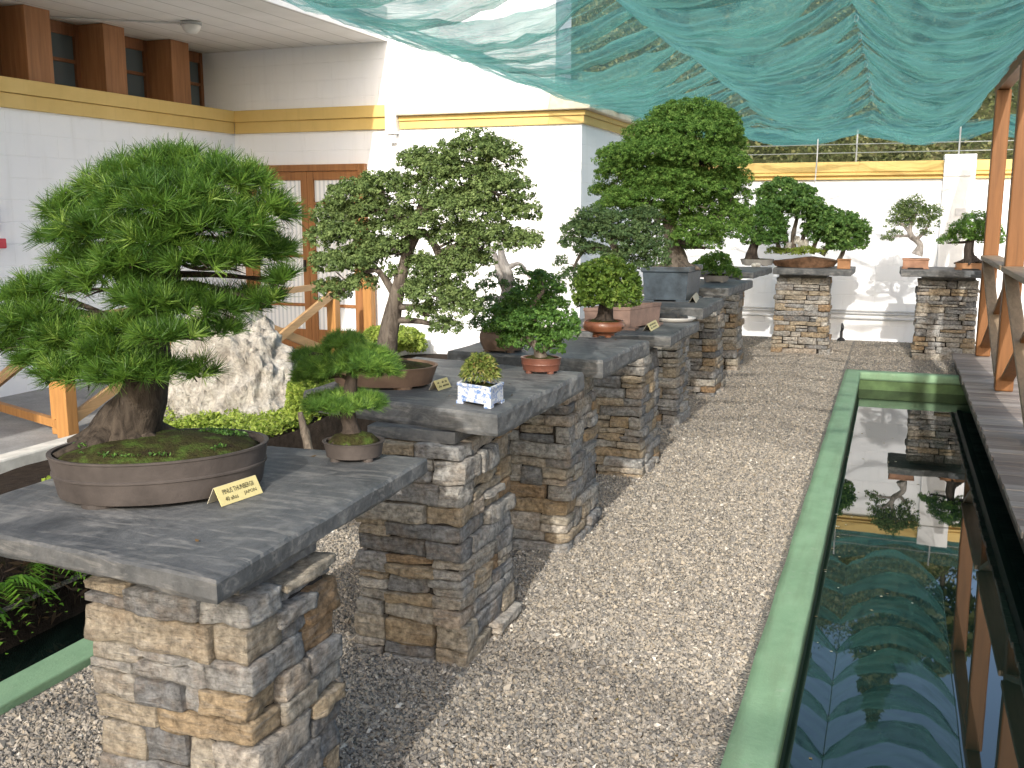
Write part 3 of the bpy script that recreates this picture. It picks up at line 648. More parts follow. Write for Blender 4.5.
# ------------------------------------------------------------------ deck and pergola
DX, DZ = .672, .15
t = thing('timber_deck', 'weathered plank deck overhanging the right side of the pool', 'deck', (DX, 8, 0))
mb = MB(); y = 1.5; i = 0
while y < 11.9:
    wd = .118; box(mb, DX+random.uniform(-.006, .006), 3.4, y, y+wd-.008, DZ-.03, DZ+random.uniform(-.0015, .0015), random.random()); y += wd
build('planking', mb, M['deck'], t)
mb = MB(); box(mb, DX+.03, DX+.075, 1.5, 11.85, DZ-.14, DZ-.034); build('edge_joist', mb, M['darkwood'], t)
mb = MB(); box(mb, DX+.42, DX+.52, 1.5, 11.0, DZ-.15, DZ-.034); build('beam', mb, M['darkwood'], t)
for y in (3.2, 5.3, 7.4, 9.5):
    mb = MB(); box(mb, DX+.22, DX+.33, y, y+.11, -.9, DZ-.036); build('support', mb, m_plain('support_concrete', (.22, .27, .22), .8), t)
t = thing('timber_pergola', 'orange timber pergola frame with handrail and cross braces on the deck', 'pergola', (.97, 8, DZ))
YP = [2.6, 4.95, 7.3, 9.58, 11.86]
for y in YP:
    mb = MB(); box(mb, .90, 1.045, y-.06, y+.085, DZ+.002, 2.94); build('post', mb, M['timber'], t, bevel=.012)
mb = MB(); box(mb, .915, 1.03, 1.5, 12.25, 2.942, 3.10); build('beam', mb, M['timber_y'], t, bevel=.008)
for a, b in zip(YP[:-1], YP[1:]):
    mb = MB(); box(mb, .87, 1.06, a+.087, b-.062, 1.19, 1.235); build('handrail', mb, M['oldwood'], t, bevel=.006)
    ya, yb = a+.10, b-.075
    mb = MB(); beam(mb, (.945, ya, DZ+.12), (.945, yb, 1.16), .04, .10, (1,0,0)); build('brace', mb, M['oldwood'], t, bevel=.004)
    mb = MB(); beam(mb, (.99, ya, 1.16), (.99, yb, DZ+.12), .04, .10, (1,0,0)); build('brace', mb, M['timber_y'], t, bevel=.004)

# ------------------------------------------------------------------ left railing
t = thing('timber_railing', 'pale timber railing with crossed braces along the building pavement', 'railing', (-5.75, 6, 0))
RX = -5.75
for x, y in ((RX, 5.72), (RX, 7.65), (RX, 9.62), (RX+.03, 10.38)):
    mb = MB(); box(mb, x-.055, x+.055, y-.055, y+.055, .014, .95); build('post', mb, M['postw'], t, bevel=.006)
mb = MB(); box(mb, RX-.20, RX-.115, 5.76, 5.86, .014, .95); build('post', mb, M['postw'], t, bevel=.006)
for (ya, yb) in ((5.78, 7.59), (7.71, 9.56)):
    for z in (.98,):
        mb = MB(); beam(mb, (RX, ya, .90), (RX, yb, .90), .05, .06); build('rail', mb, M['railw'], t)
    mb = MB(); beam(mb, (RX+.02, ya, .16), (RX+.02, yb, .80), .035, .085); build('brace', mb, M['railw'], t)
    mb = MB(); beam(mb, (RX-.022, ya, .80), (RX-.022, yb, .16), .035, .085); build('brace', mb, M['railw'], t)
E2 = np.array([-9, 6.9]); S2 = np.array([RX-.06, 5.74])
mb = MB(); beam(mb, (*S2, .10), (*(S2+(E2-S2)*.62), .10), .05, .065); build('rail', mb, M['postw'], t)
mb = MB(); q = S2+(E2-S2)*.5; beam(mb, (*q, .06), (*S2, .80), .04, .085); build('brace', mb, M['railw'], t)
mb = MB(); beam(mb, (*S2, .90), (*(S2+(E2-S2)*.62), .90), .05, .06); build('rail', mb, M['railw'], t)

# ------------------------------------------------------------------ stone stands
PAL = [.06, .16, .22, .27, .33, .38, .42, .45, .5, .54, .58, .62, .66, .72, .82, .95, 1.0]
def stones_face(mb, axis, lo, hi, fixed, outward, z0, z1, depth, rng, base_out):
    p = lo
    while p < hi-.005:
        ln = rng.uniform(.11, .36)
        if hi-p-ln < .07: ln = hi-p
        parts = [(z0, z1)]
        if z1-z0 > .062 and rng.random() < .3:
            zm = z0 + (z1-z0)*rng.uniform(.35, .65); parts = [(z0, zm), (zm, z1)]
        for a, b in parts:
            pro = rng.uniform(-.018, .016) + base_out; dd = depth/2
            g = .0035
            cl = (p+p+ln)/2; h1 = ln/2-g; hz = (b-a)/2-g*.8
            cn = fixed + outward*(pro - dd)
            var = PAL[rng.integers(0, len(PAL))] + rng.uniform(-.03, .03)
            c = (cl, cn, (a+b)/2) if axis == 0 else (cn, cl, (a+b)/2)
            half = (h1, dd, hz) if axis == 0 else (dd, h1, hz)
            rock(mb, c, half, r=min(.004, hz*.3), amp=.0095, f=rng.uniform(22, 48), seed=int(rng.integers(1, 1e6)), grid=GRID if axis == 0 else (GRID[1], GRID[0], GRID[2]), var=float(np.clip(var, 0, 1)), taper=.10)
        p += ln
GRID = (8, 4, 5)
def stand(idx, label, px, py, pz, quad, ztop, thick, seed, rough=.012):
    """px=(x0,x1) py=(y0,y1) pillar footprint; quad: slab corners FL, FR, BR, BL"""
    global GRID
    GRID = (13, 5, 7) if idx < 3 else (6, 3, 4)
    rng = np.random.default_rng(seed); x0, x1 = px; y0, y1 = py
    t = thing('stone_stand', label, 'display stand', ((x0+x1)/2, (y0+y1)/2, 0), 'stone pillar stands with slate tops')
    zt = ztop-thick
    mb = MB(); z = -.01; par = int(rng.integers(0, 2)); dep = .13; first = True
    while z < zt-.055:
        h = rng.uniform(.045, .092)
        if zt-.05-z-h < .045: h = zt-.048-z
        bo = .03*max(0, 1-z/.22)
        D = dep
        if par:
            stones_face(mb, 0, x0-bo*.5, x1+bo*.5, y0, -1, z, z+h, D, rng, bo); stones_face(mb, 0, x0-bo*.5, x1+bo*.5, y1, 1, z, z+h, D, rng, bo)
            stones_face(mb, 1, y0+D*.9, y1-D*.9, x0, -1, z, z+h, D, rng, bo); stones_face(mb, 1, y0+D*.9, y1-D*.9, x1, 1, z, z+h, D, rng, bo)
        else:
            stones_face(mb, 1, y0-bo*.5, y1+bo*.5, x0, -1, z, z+h, D, rng, bo); stones_face(mb, 1, y0-bo*.5, y1+bo*.5, x1, 1, z, z+h, D, rng, bo)
            stones_face(mb, 0, x0+D*.9, x1-D*.9, y0, -1, z, z+h, D, rng, bo); stones_face(mb, 0, x0+D*.9, x1-D*.9, y1, 1, z, z+h, D, rng, bo)
        par ^= 1 if rng.random() < .85 else 0
        z += h
    pl = build('pillar', mb, M['stone'], t, smooth=True)
    mb = MB(); box(mb, x0+.028, x1-.028, y0+.028, y1-.028, 0, zt-.06); build('mortar_core', mb, M['mortar'], pl)
    mb = MB(); rock(mb, ((x0+x1)/2, (y0+y1)/2, zt-.024), ((x1-x0)/2-.035, (y1-y0)/2-.03, .0235), r=.006, amp=.004, f=20, seed=seed, grid=(12, 12, 3)); build('bearing_block', mb, M['slate'], t)
    # slab
    V, F = cube_grid(46, 46, 6)
    FL, FR, BR, BL = [np.array(q[:2], float) for q in quad]
    uu = (V[:, 0]+1)/2; vv = (V[:, 1]+1)/2
    XY = (1-vv)[:, None]*((1-uu)[:, None]*FL + uu[:, None]*FR) + vv[:, None]*((1-uu)[:, None]*BL + uu[:, None]*BR)
    P = np.concatenate([XY, (zt + (V[:, 2]+1)/2*thick)[:, None]], 1)
    c = (FL+FR+BR+BL)/4; rim = np.maximum(np.abs(V[:, 0]), np.abs(V[:, 1]))
    side = rim > .999; edge = side & (np.abs(V[:, 2]) > .999)
    D = XY - c; D /= np.linalg.norm(D, axis=1)[:, None]+1e-9
    nz = snoise(P*np.array([1, 1, .7]), 9, seed+5, 4); nz2 = snoise(P, 38, seed+6, 3)
    amt = np.where(side, rough*nz + rough*.45*nz2, 0) - np.where(edge, .005+.004*np.abs(nz2), 0)
    P[:, :2] += D*amt[:, None]
    top = V[:, 2] > .999; bot = V[:, 2] < -.999
    P[:, 2] += np.where(top, .0012*snoise(P, 7, seed+2, 3), 0) - np.where(top & (rim > .97), .0025+.002*nz2, 0) + np.where(bot & side, .005*nz2, 0)
    mb = MB(); mb.add(P, F); build('slab_top', mb, M['slate'], t, smooth=False)
    return t
def quad(FRp, BRp, z, width, FLp=None):
    FR = az(*FRp, z)[:2]; BR = az(*BRp, z)[:2]
    FL = az(*FLp, z)[:2] if FLp else FR + np.array([-width, .03])
    BL = BR + (FL-FR); return FL, FR, BR, BL
Z = {1: .95, 2: .985, 3: .985, 4: .91, 5: .95, 6: 1.01, 7: 1.06, 8: 1.035, 9: 1.045}
stand(1, 'nearest stone stand, carrying the large pine in an oval brown pot', (-1.735, -1.285), (1.74, 2.13), 0, ((-2.22, 1.72), (-1.265, 1.62), (-1.31, 2.72), (-2.20, 2.68)), Z[1], .055, 101, .007)
stand(2, 'second stone stand from the front, with the blue and white pot on its corner', (-1.87, -1.43), (3.25, 3.78), 0, quad((498, 415), (583, 372), Z[2], .85, (303, 390)), Z[2], .085, 102)
stand(3, 'third stone stand from the front, with the round ball shrub on top', (-1.88, -1.45), (4.62, 5.15), 0, quad((603, 360), (649, 340), Z[3], .85), Z[3], .09, 103)
stand(4, 'fourth stone stand, carrying the rose brown planter and the white plate', (-1.88, -1.44), (6.15, 6.65), 0, quad((670, 336), (699, 321), Z[4], .85), Z[4], .075, 104)
stand(5, 'fifth stone stand, below the blue glazed pot with the huge domed tree', (-1.98, -1.55), (7.83, 8.3), 0, quad((703.5, 308), (723, 298), Z[5], .85), Z[5], .09, 105)
stand(6, 'sixth stone stand, with a low dark shrub, between the blue pot and the rear corner', (-1.92, -1.48), (9.2, 9.7), 0, quad((729, 288), (753, 280), Z[6], .85), Z[6], .08, 106)
stand(7, 'stone stand before the rear corner, holding the grey oval tray', (-1.92, -1.52), (10.8, 11.3), 0, quad((753, 272), (773, 267), Z[7], .85), Z[7], .07, 107)
stand(8, 'stone stand against the rear wall, holding the forest planting', (-1.31, -.68), (12.43, 12.9), 0, ((-1.33, 12.25), (-.43, 12.2), (-.42, 13.0), (-1.33, 13.0)), Z[8], .075, 108)
stand(9, 'stone stand at the right end of the rear wall beside the deck', (.29, .93), (12.45, 12.92), 0, ((.09, 12.25), (1.08, 12.22), (1.08, 13.0), (.09, 13.0)), Z[9], .08, 109)
# __PART2__
# ------------------------------------------------------------------ bonsai helpers
GROW = 1.0
def pads3(pads, Y, rng, depth=.9):
    out = []
    for p in pads:
        u, v, ru, rv = p[:4]; dy = p[4] if len(p) > 4 else rng.uniform(-.5, .5)*ru*.5*sc_at(ay(u, v, Y))
        c = ay(u, v, Y+dy); s = sc_at(c); ru = ru*GROW; rv = rv*GROW
        out.append((c, ru*s, ru*s*depth, rv*s))
    return out
def clumps(pads, spacing, rng, flat=.35, fill=.35):
    C = []; N = []; K = []
    for i, (c, a, b, d) in enumerate(pads):
        area = 4*math.pi*((((a*b)**1.6+(a*d)**1.6+(b*d)**1.6)/3)**(1/1.6))
        n = max(5, int(area/spacing**2))
        D = rng.normal(size=(n, 3)); D /= np.linalg.norm(D, axis=1)[:, None]
        low = D[:, 2] < -flat; D[low, 2] *= -rng.uniform(.2, 1, low.sum())   # fewer below
        r = 1 - fill*rng.random(n)**1.5
        P = c + D*np.array([a, b, d])*r[:, None]
        Nn = D/np.array([a, b, d]); Nn /= np.linalg.norm(Nn, axis=1)[:, None]
        C.append(P); N.append(Nn); K.append(np.full(n, i))
    return np.concatenate(C), np.concatenate(N), np.concatenate(K)
def needles(name, root, pads, rng, mat, spacing, L, W, per, upb=.7, spread=1.15):
    C, N, K = clumps(pads, spacing, rng, .2, .45)
    A = N*.8 + np.array([0, 0, upb]) + rng.normal(0, .22, N.shape); A /= np.linalg.norm(A, axis=1)[:, None]
    n = len(C); tv = np.clip(rng.normal(.45, .23, n), .02, .98)
    c = np.repeat(C, per, 0); a = np.repeat(A, per, 0); m_ = len(c)
    c = c - a*(rng.random(m_)*.35*L)[:, None]
    q = rng.normal(size=(m_, 3)); q -= (q*a).sum(1)[:, None]*a; q /= np.linalg.norm(q, axis=1)[:, None]
    th = spread*np.sqrt(rng.random(m_)); d = a*np.cos(th)[:, None] + q*np.sin(th)[:, None]
    ln = L*rng.uniform(.65, 1.1, m_)[:, None]
    s = np.cross(d, rng.normal(size=(m_, 3))); s /= np.linalg.norm(s, axis=1)[:, None]
    tip = c + d*ln - np.array([0, 0, 1])*(ln*.06)
    V = np.stack([c + s*W*.5, c - s*W*.5, tip - s*W*.15, tip + s*W*.15], 1).reshape(-1, 3)
    F = np.arange(m_*4).reshape(m_, 4)
    var = np.clip(np.repeat(tv, per) + rng.normal(0, .10, m_), 0, 1)
    mb = MB(); mb.add(V, F, np.repeat(var, 4)); return build(name, mb, mat, root), C
def leaves(name, root, pads, rng, mat, spacing, cr, per, L, W, upb=.5, fold=.12, fill=.4, droop=0, jitter=.9):
    C, N, K = clumps(pads, spacing, rng, .45, fill)
    n = len(C); tv = np.clip(rng.normal(.45, .17, n), .02, .98)
    rr = cr*rng.uniform(.6, 1.25, n)
    D = rng.normal(size=(n, per, 3)); D /= np.linalg.norm(D, axis=2)[:, :, None]
    D += N[:, None, :]*.55; D /= np.linalg.norm(D, axis=2)[:, :, None]
    P = C[:, None, :] + D*(rr[:, None]*rng.uniform(.35, 1.0, (n, per))**.6)[:, :, None]*np.array([1, 1, .8])
    P = P.reshape(-1, 3); Nn = (D.reshape(-1, 3) + np.array([0, 0, upb]) + rng.normal(0, jitter*.6, (n*per, 3)))
    m_ = n*per
    var = np.clip(np.repeat(tv, per) + rng.normal(0, .14, m_), 0, 1)
    sz = rng.uniform(.7, 1.25, m_)
    mb = MB(); mb.add(*leaf_quads(P, Nn, L*sz, W*sz, var, rng, fold)); return build(name, mb, mat, root, smooth=False), C
def trunk_path(tr, Y):
    P = []; Rr = []
    for q in tr:
        u, v, r = q[:3]; dy = q[3] if len(q) > 3 else 0
        p = ay(u, v, Y+dy); P.append(p); Rr.append(r*sc_at(p))
    return np.array(P), np.array(Rr)
def wood(root, mat, paths, Y, pads, rng, clpts=None, roots=0, twig=.12, lump=.16, ntw=60, n=12, br=1.0, name='trunk'):
    mb = MB(); AP = []; AR = []
    for tr in paths:
        P, Rr = trunk_path(tr, Y)
        tube(mb, P, Rr, n, lump, int(rng.integers(1e6)), sub=6)
        tt = np.linspace(0, len(P)-1, 30)
        for x in tt: 
            i = min(int(x), len(P)-2); AP.append(P[i]+(P[i+1]-P[i])*(x-i)); AR.append(Rr[i]+(Rr[i+1]-Rr[i])*(x-i))
    AP = np.array(AP); AR = np.array(AR)
    base = np.array(trunk_path(paths[0], Y)[0][0]); rb = trunk_path(paths[0], Y)[1][0]
    for (c, a, b, d) in pads:
        dd = np.linalg.norm(AP-c, axis=1) + np.where(AP[:, 2] > c[2]+d*.6, .8*(AP[:, 2]-c[2]), 0) + .3*np.abs(AP[:, 2]-c[2])
        dd[:6] += 1
        k = int(np.argmin(dd)); s = AP[k]; r0 = max(AR[k]*.45, .003)*br
        e = c - np.array([0, 0, d*.35]); mid = (s+e)/2 + rng.normal(0, .12, 3)*np.linalg.norm(e-s) + np.array([0, 0, .1*np.linalg.norm(e-s)])
        tube(mb, [s, mid, e], [r0, r0*.7, r0*.3], 6, .1, int(rng.integers(1e6)), sub=4)
        for j in range(4):
            f = e + rng.normal(size=3)*np.array([a, b, d*.4])*.38
            st = mid + (e-mid)*rng.random()
            tube(mb, [st, (st+f)/2 + np.array([0, 0, .1*d]), f], [r0*.4, r0*.3, r0*.12], 5, 0, 0, sub=2)
    for j in range(roots):
        an = 6.28*j/roots + rng.uniform(-.3, .3); dv = np.array([math.cos(an), math.sin(an), 0]); L = rb*rng.uniform(1.1, 1.9)
        tube(mb, [base+dv*rb*.2+np.array([0, 0, rb*.55]), base+dv*(rb*.75)+np.array([0, 0, rb*.18]), base+dv*(rb*.5+L*.7)+np.array([0, 0, -rb*.05])], [rb*.34, rb*.26, rb*.08], 7, .2, int(rng.integers(1e6)), sub=4)
    return build(name, mb, mat, root, smooth=True)
def oval_pot(root, mat, c, a, b, ang, h, z, sq=2.0, lip=.012, foot=True, belly=1.0, taper=.88, band=True, n=56, moss=True, mound=.02):
    mb = MB(); z0 = z + (.008 if foot else .001)
    pr = [(taper-.08, 0), (taper, .004), (taper+.01, .012)]
    if belly > 1: pr += [(taper+(belly-taper)*.8, h*.35), (belly, h*.6), (belly*.985, h*.8)]
    if band: pr += [(taper+(1-taper)*.50, h*.50), (taper+(1-taper)*.50+.018, h*.52), (taper+(1-taper)*.5+.018, h*.56), (taper+(1-taper)*.55, h*.58)]
    w_ = lip/a
    pr += [(1-w_*.3 if belly <= 1 else belly*.93, h*.93), (1, h*.95), (1, h*.995), (1-w_*.3, h), (1-w_, h*.99), (1-w_*1.25, h*.80), (.05, h*.72)]
    oval(mb, c[0], c[1], pr, a, b, ang, n, sq=sq, z0=z0)
    p = build('pot', mb, mat, root, smooth=True)
    em = p.modifiers.new('edges', 'EDGE_SPLIT'); em.split_angle = R(38)
    if foot:
        ca, sa = math.cos(ang), math.sin(ang)
        for sx, sy in ((1, 1), (-1, 1), (1, -1), (-1, -1)):
            f = MB(); x = a*taper*.58*sx; y = b*taper*.58*sy
            oval(f, c[0]+x*ca-y*sa, c[1]+x*sa+y*ca, [(1, .0006), (1, .0115)], a*.17, b*.17, ang, 14, z0=z)
            build('foot', f, mat, p)
    if moss:
        mo = MB(); pr = [(.98-w_, h*.82), (.9-w_, h*.88+mound*.25), (.6, h*.9+mound*.75), (.3, h*.9+mound), (.02, h*.9+mound*1.05)]
        V0 = mo.n; oval(mo, c[0], c[1], pr, a, b, ang, n, sq=sq, z0=z0)
        V = mo.V[0]; V[:, 2] += .005*snoise(V, 22, 3)
        build('soil', mo, M['moss'], root, smooth=True)
    return p
def rect_pot(root, mat, corners, h, z, taper=.88, lip=.014, moss=True):
    """corners: four rim corners in order, straight sided planter with a rim"""
    c = [np.array(q[:2], float) for q in corners]; m0 = sum(c)/4
    def ring(s, zz): return [(*(m0+(q-m0)*s), zz) for q in c]
    half = np.linalg.norm(c[0]-m0); w_ = lip/half
    levels = [(taper, z+.012), (taper+(1-taper)*.9-w_*.5, z+h*.84), (1, z+h*.86), (1, z+h), (1-w_*1.5, z+h), (1-w_*1.7, z+h*.8)]
    V = []; F = []
    for s, zz in levels: V += ring(s, zz)
    for i in range(len(levels)-1):
        for k in range(4): F.append((i*4+k, i*4+(k+1) % 4, (i+1)*4+(k+1) % 4, (i+1)*4+k))
    F.append((3, 2, 1, 0)); F.append(tuple((len(levels)-1)*4+k for k in range(4)))
    mb = MB(); mb.add(V, F); p = build('pot', mb, mat, root, bevel=.004)
    for q in c:
        f = MB(); e = m0+(q-m0)*taper*.84; s = half*.16; box(f, e[0]-s, e[0]+s, e[1]-s, e[1]+s, z+.0006, z+.0125)
        build('foot', f, mat, p)
    if moss:
        mo = MB(); R_ = ring(1-w_*1.6, z+h*.84); V = []; F = []; n = 8
        A, Bq, Cq, Dq = [np.array(x) for x in R_]
        for j in range(n+1):
            for i in range(n+1):
                u, v = i/n, j/n; P = (1-v)*((1-u)*A+u*Bq)+v*((1-u)*Dq+u*Cq); P[2] += .10*h*math.sin(math.pi*u)*math.sin(math.pi*v)*1.6; V.append(P)
        F = [(j*(n+1)+i, j*(n+1)+i+1, (j+1)*(n+1)+i+1, (j+1)*(n+1)+i) for j in range(n) for i in range(n)]
        mo.add(V, F); build('soil', mo, M['moss'], root, smooth=True)
    return p
def moss_bits(root, c, a, b, ang, z, n, rng, mat='L_bright', size=.009):
    th = rng.uniform(0, 6.28, n); r = np.sqrt(rng.random(n))*.85; x = a*r*np.cos(th); y = b*r*np.sin(th)
    cl = snoise(np.stack([x, y, x*0], 1), 20, 4) > .1; x, y = x[cl], y[cl]; n = len(x)
    P = np.stack([c[0]+x*math.cos(ang)-y*math.sin(ang), c[1]+x*math.sin(ang)+y*math.cos(ang), z+.012*(1-(x/a)**2-(y/b)**2)+rng.uniform(0, .008, n)], 1)
    mb = MB(); mb.add(*leaf_quads(P, rng.normal(size=(n, 3))+np.array([0, 0, .5]), size, size*.4, np.clip(rng.normal(.35, .2, n), 0, 1), rng)); return build('moss', mb, M[mat], root)
BG = 'potted bonsai trees on the stands'

GROW = 1.12
# 1 --- big black pine
rng = np.random.default_rng(1); Y1 = 2.16; PC = (-1.825, 2.135)
t = thing('pine_bonsai', 'large pine bonsai with long needles in a big oval brown pot on the nearest stand', 'bonsai', (*PC, Z[1]), BG)
oval_pot(t, M['pot_brown'], PC, .285, .205, R(40), .118, Z[1], mound=.035, taper=.92)
pads = pads3([(170,172,58,22,.05),(118,190,38,24,-.05),(228,186,42,25,.0),(75,214,30,22,0),(262,218,32,26,.02),(165,205,62,28,-.13),(215,228,48,24,-.10),(105,234,45,22,-.12),(62,240,22,16,-.05),(252,256,36,22,.02),(284,280,17,11,0),(160,240,40,18,-.16),(228,262,30,18,-.08),
  (112,282,48,22,-.10),(52,288,34,17,.0),(95,262,40,14,-.02),(190,308,55,20,-.06),(152,300,36,17,-.15),(238,306,30,16,.03),(30,328,32,20,.0),(-10,338,24,17,.05),(70,348,36,16,-.05),(85,374,44,19,-.13),(138,374,40,20,-.18),(200,372,18,12,-.08),(42,362,24,14,-.05),(120,330,30,12,-.12),(215,330,28,9,-.04),(40,320,36,14,-.08),(70,335,34,12,-.10),(8,345,26,13,-.02),(25,300,26,12,-.03),(165,335,34,11,-.2),(110,350,34,12,-.15),(270,300,20,9,0),(195,262,34,16,-.14),(130,262,34,14,-.16),(270,250,22,14,.05)], Y1, rng)
_, C = needles('foliage', t, pads, rng, M['L_pine'], .034, .050, .0022, 36, upb=.45, spread=1.15)
wood(t, M['bark'], [[(128,441,41),(131,424,31),(142,398,23),(149,366,19),(148,335,18),(156,306,17),(163,280,17),(166,250,13),(170,215,9),(172,190,4)]], Y1, pads, rng, roots=9, lump=.2, n=18, br=.5)
moss_bits(t, PC, .27, .19, R(40), Z[1]+.128, 3000, rng, size=.012)

GROW = 1.08
# 2 --- small two-tier pine
rng = np.random.default_rng(2); c = az(354, 452, Z[1]+.02); Y2 = c[1]
t = thing('pine_bonsai', 'small two-tiered pine bonsai in a little oval pot on the nearest stand', 'bonsai', (c[0], c[1], Z[1]), BG)
oval_pot(t, M['pot_brown'], c, .096, .082, R(20), .050, Z[1], band=False, mound=.03)
pads = pads3([(342,404,36,11,-.01),(325,408,20,8,0),(365,402,18,8,.02),(332,368,32,20,.0),(312,378,18,13,.01),(365,364,30,17,-.02),(382,372,17,10,0),(345,345,20,11,.03),(305,360,12,10,0)], Y2, rng)
needles('foliage', t, pads, rng, M['L_pine2'], .017, .030, .0015, 38)
wood(t, M['bark_d'], [[(352,440,15),(351,428,9),(347,410,8),(350,392,7),(352,372,5.5),(350,352,4),(343,338,2.5)]], Y2, pads, rng, roots=6, lump=.15)

GROW = 1.18
# 3 --- tall spreading juniper on stand two
rng = np.random.default_rng(3); c = az(392, 376, Z[2]+.03); Y3 = c[1]; c = np.array([c[0]-.02, c[1]-.04, 0])
t = thing('juniper_bonsai', 'tall spreading bonsai with small round leaves and a curved grey trunk, second stand', 'bonsai', (c[0], c[1], Z[2]), BG)
oval_pot(t, M['pot_tan'], c, .235, .175, R(6), .080, Z[2], band=False, mound=.02)
pads = pads3([(473,150,32,17),(432,168,24,18),(501,158,20,17),(462,178,38,20),(500,190,30,18),(516,212,22,14),(524,241,18,11),(470,210,38,17),(458,235,28,16),(490,240,28,20),(415,160,16,11),(418,184,11,9),
  (384,186,30,13),(357,196,28,15),(337,214,22,15),(323,238,16,15),(350,233,28,16),(376,210,24,13),(386,252,22,11),(334,264,22,16),(357,262,24,14),(332,292,18,13),(362,284,16,11),(395,274,8,10),(404,216,18,9),
  (444,270,30,13),(436,292,30,18),(458,308,22,16),(425,312,14,12),(464,256,22,11),(446,326,14,9),(476,262,16,10),(407,232,15,10,-.08),(395,246,13,9,-.08),(413,200,16,10,-.06),(372,246,18,10),(448,200,22,12,-.05),(424,222,14,9,-.08),(388,225,16,9),(414,290,10,9,-.04),(420,262,12,9)], Y3, rng)
leaves('foliage', t, pads, rng, M['L_jun'], .0245, .018, 24, .0105, .0074, fill=.55, upb=.8)
wood(t, M['bark_g'], [[(382,372,20),(386,350,11),(392,318,8.5),(397,296,7.5),(404,268,6),(409,240,5),(418,218,4),(440,200,4),(468,186,3)],[(404,262,5),(420,232,4),(438,252,3.5),(446,284,3)],[(412,232,5),(392,212,4),(360,214,3),(340,236,2)],[(418,218,4),(424,190,3),(420,164,2)],[(396,298,4),(376,270,3),(350,285,2),(336,296,1.5)]], Y3, pads, rng, roots=6, lump=.2)
moss_bits(t, c, .19, .14, R(6), Z[2]+.075, 1800, rng, size=.010)

GROW = 1.0
# 4 --- blue and white square pot with tufts
c = [az(u, v, Z[2]) for u, v in ((459, 403), (490, 408.6), (502, 402.7))]; D4 = c[0]+c[2]-c[1]; mid = (c[0]+c[2])/2
t = thing('tuft_plant', 'low dome of tufted yellow-green leaves in a square blue and white pot', 'potted plant', (mid[0], mid[1], Z[2]))
rect_pot(t, M['bluewhite'], [mid+(q-mid)*1.1 for q in (c[0], c[1], c[2], D4)], .080, Z[2], taper=.97, lip=.007)
rng = np.random.default_rng(4); pm = np.array([mid[0], mid[1], Z[2]+.088]); n = 1300
D = rng.normal(size=(n, 3)); D[:, 2] = np.abs(D[:, 2])+.15; D /= np.linalg.norm(D, axis=1)[:, None]
P = pm + D*np.array([.066, .066, .095])*rng.uniform(.5, 1, n)[:, None]**.5
mb = MB()
side = np.cross(D, rng.normal(size=(n, 3))); side /= np.linalg.norm(side, axis=1)[:, None]
out = D + rng.normal(0, .5, (n, 3)); out /= np.linalg.norm(out, axis=1)[:, None]
V = np.stack([P-side*.0025, P+out*.012-side*.0045+np.array([0,0,.004]), P+out*.026-np.array([0,0,.006]), P+out*.012+side*.0045+np.array([0,0,.004])], 1).reshape(-1, 3)
var = np.clip(rng.normal(.5, .25, n) - .0*D[:, 2], 0, 1)
mb.add(V, np.arange(n*4).reshape(n, 4), np.repeat(var, 4)); build('foliage', mb, M['L_tuft'], t)

GROW = 1.1
# 5 --- fluffy bright bonsai in red-brown pot
rng = np.random.default_rng(5); c = az(541, 369, Z[2]+.015); Y5 = c[1]
t = thing('fluffy_bonsai', 'fluffy bright green bonsai in a red-brown oval pot at the rear of the second stand', 'bonsai', (c[0], c[1], Z[2]), BG)
oval_pot(t, M['pot_red'], c, .093, .072, R(10), .062, Z[2], band=True, mound=.012, lip=.01)
pads = pads3([(514,341,15,11),(531,334,17,10),(550,346,14,10),(556,334,12,9),(546,288,18,12,.08),(528,298,24,11,.08),(520,312,22,10,.05),(500,328,16,11,.05),(515,324,20,10),(536,318,26,10,-.02),(567,322,11,11),(570,334,9,8),(550,305,18,9,.05),(498,312,12,8,.08),(538,277,9,6,.1)], Y5, rng)
leaves('foliage', t, pads, rng, M['L_bright'], .022, .017, 16, .013, .009, fill=.45)
wood(t, M['bark_g'], [[(541,360,8),(538,348,5),(530,338,4),(526,322,3),(534,304,2.5),(544,290,2)],[(540,352,4),(550,344,3),(560,330,2)]], Y5, pads, rng, roots=5, lump=.15, n=9)

# 6 --- deadwood juniper in round brown pot, third stand
rng = np.random.default_rng(6); c = az(503, 345, Z[3]+.03); Y6 = c[1]
t = thing('deadwood_bonsai', 'sparse blue-green bonsai with pale bare deadwood branches behind the fluffy bonsai', 'bonsai', (c[0], c[1], Z[3]), BG)
oval_pot(t, M['pot_tan'], c, .12, .11, 0, .10, Z[3], band=False, belly=1.03, mound=.02)
pads = pads3([(485,288,11,8),(512,286,12,8),(491,303,13,8),(474,310,9,7),(497,276,8,6),(482,325,12,8),(470,296,7,6),(520,272,7,5)], Y6, rng)
leaves('foliage', t, pads, rng, M['L_blue'], .026, .017, 13, .012, .008)
wood(t, M['dead'], [[(500,335,7),(497,318,5),(504,300,6),(509,280,5),(503,262,4.5),(500,246,2.5),(496,236,1)],[(505,290,4),(498,268,3.5),(494,252,2),(488,244,1)],[(507,268,3),(520,264,1.8),(530,278,.8)],[(502,300,3),(484,300,1.6),(474,318,.8)],[(504,310,2.5),(515,302,1.5),(524,310,.6)]], Y6, pads[:2], rng, roots=0, lump=.2, n=8)

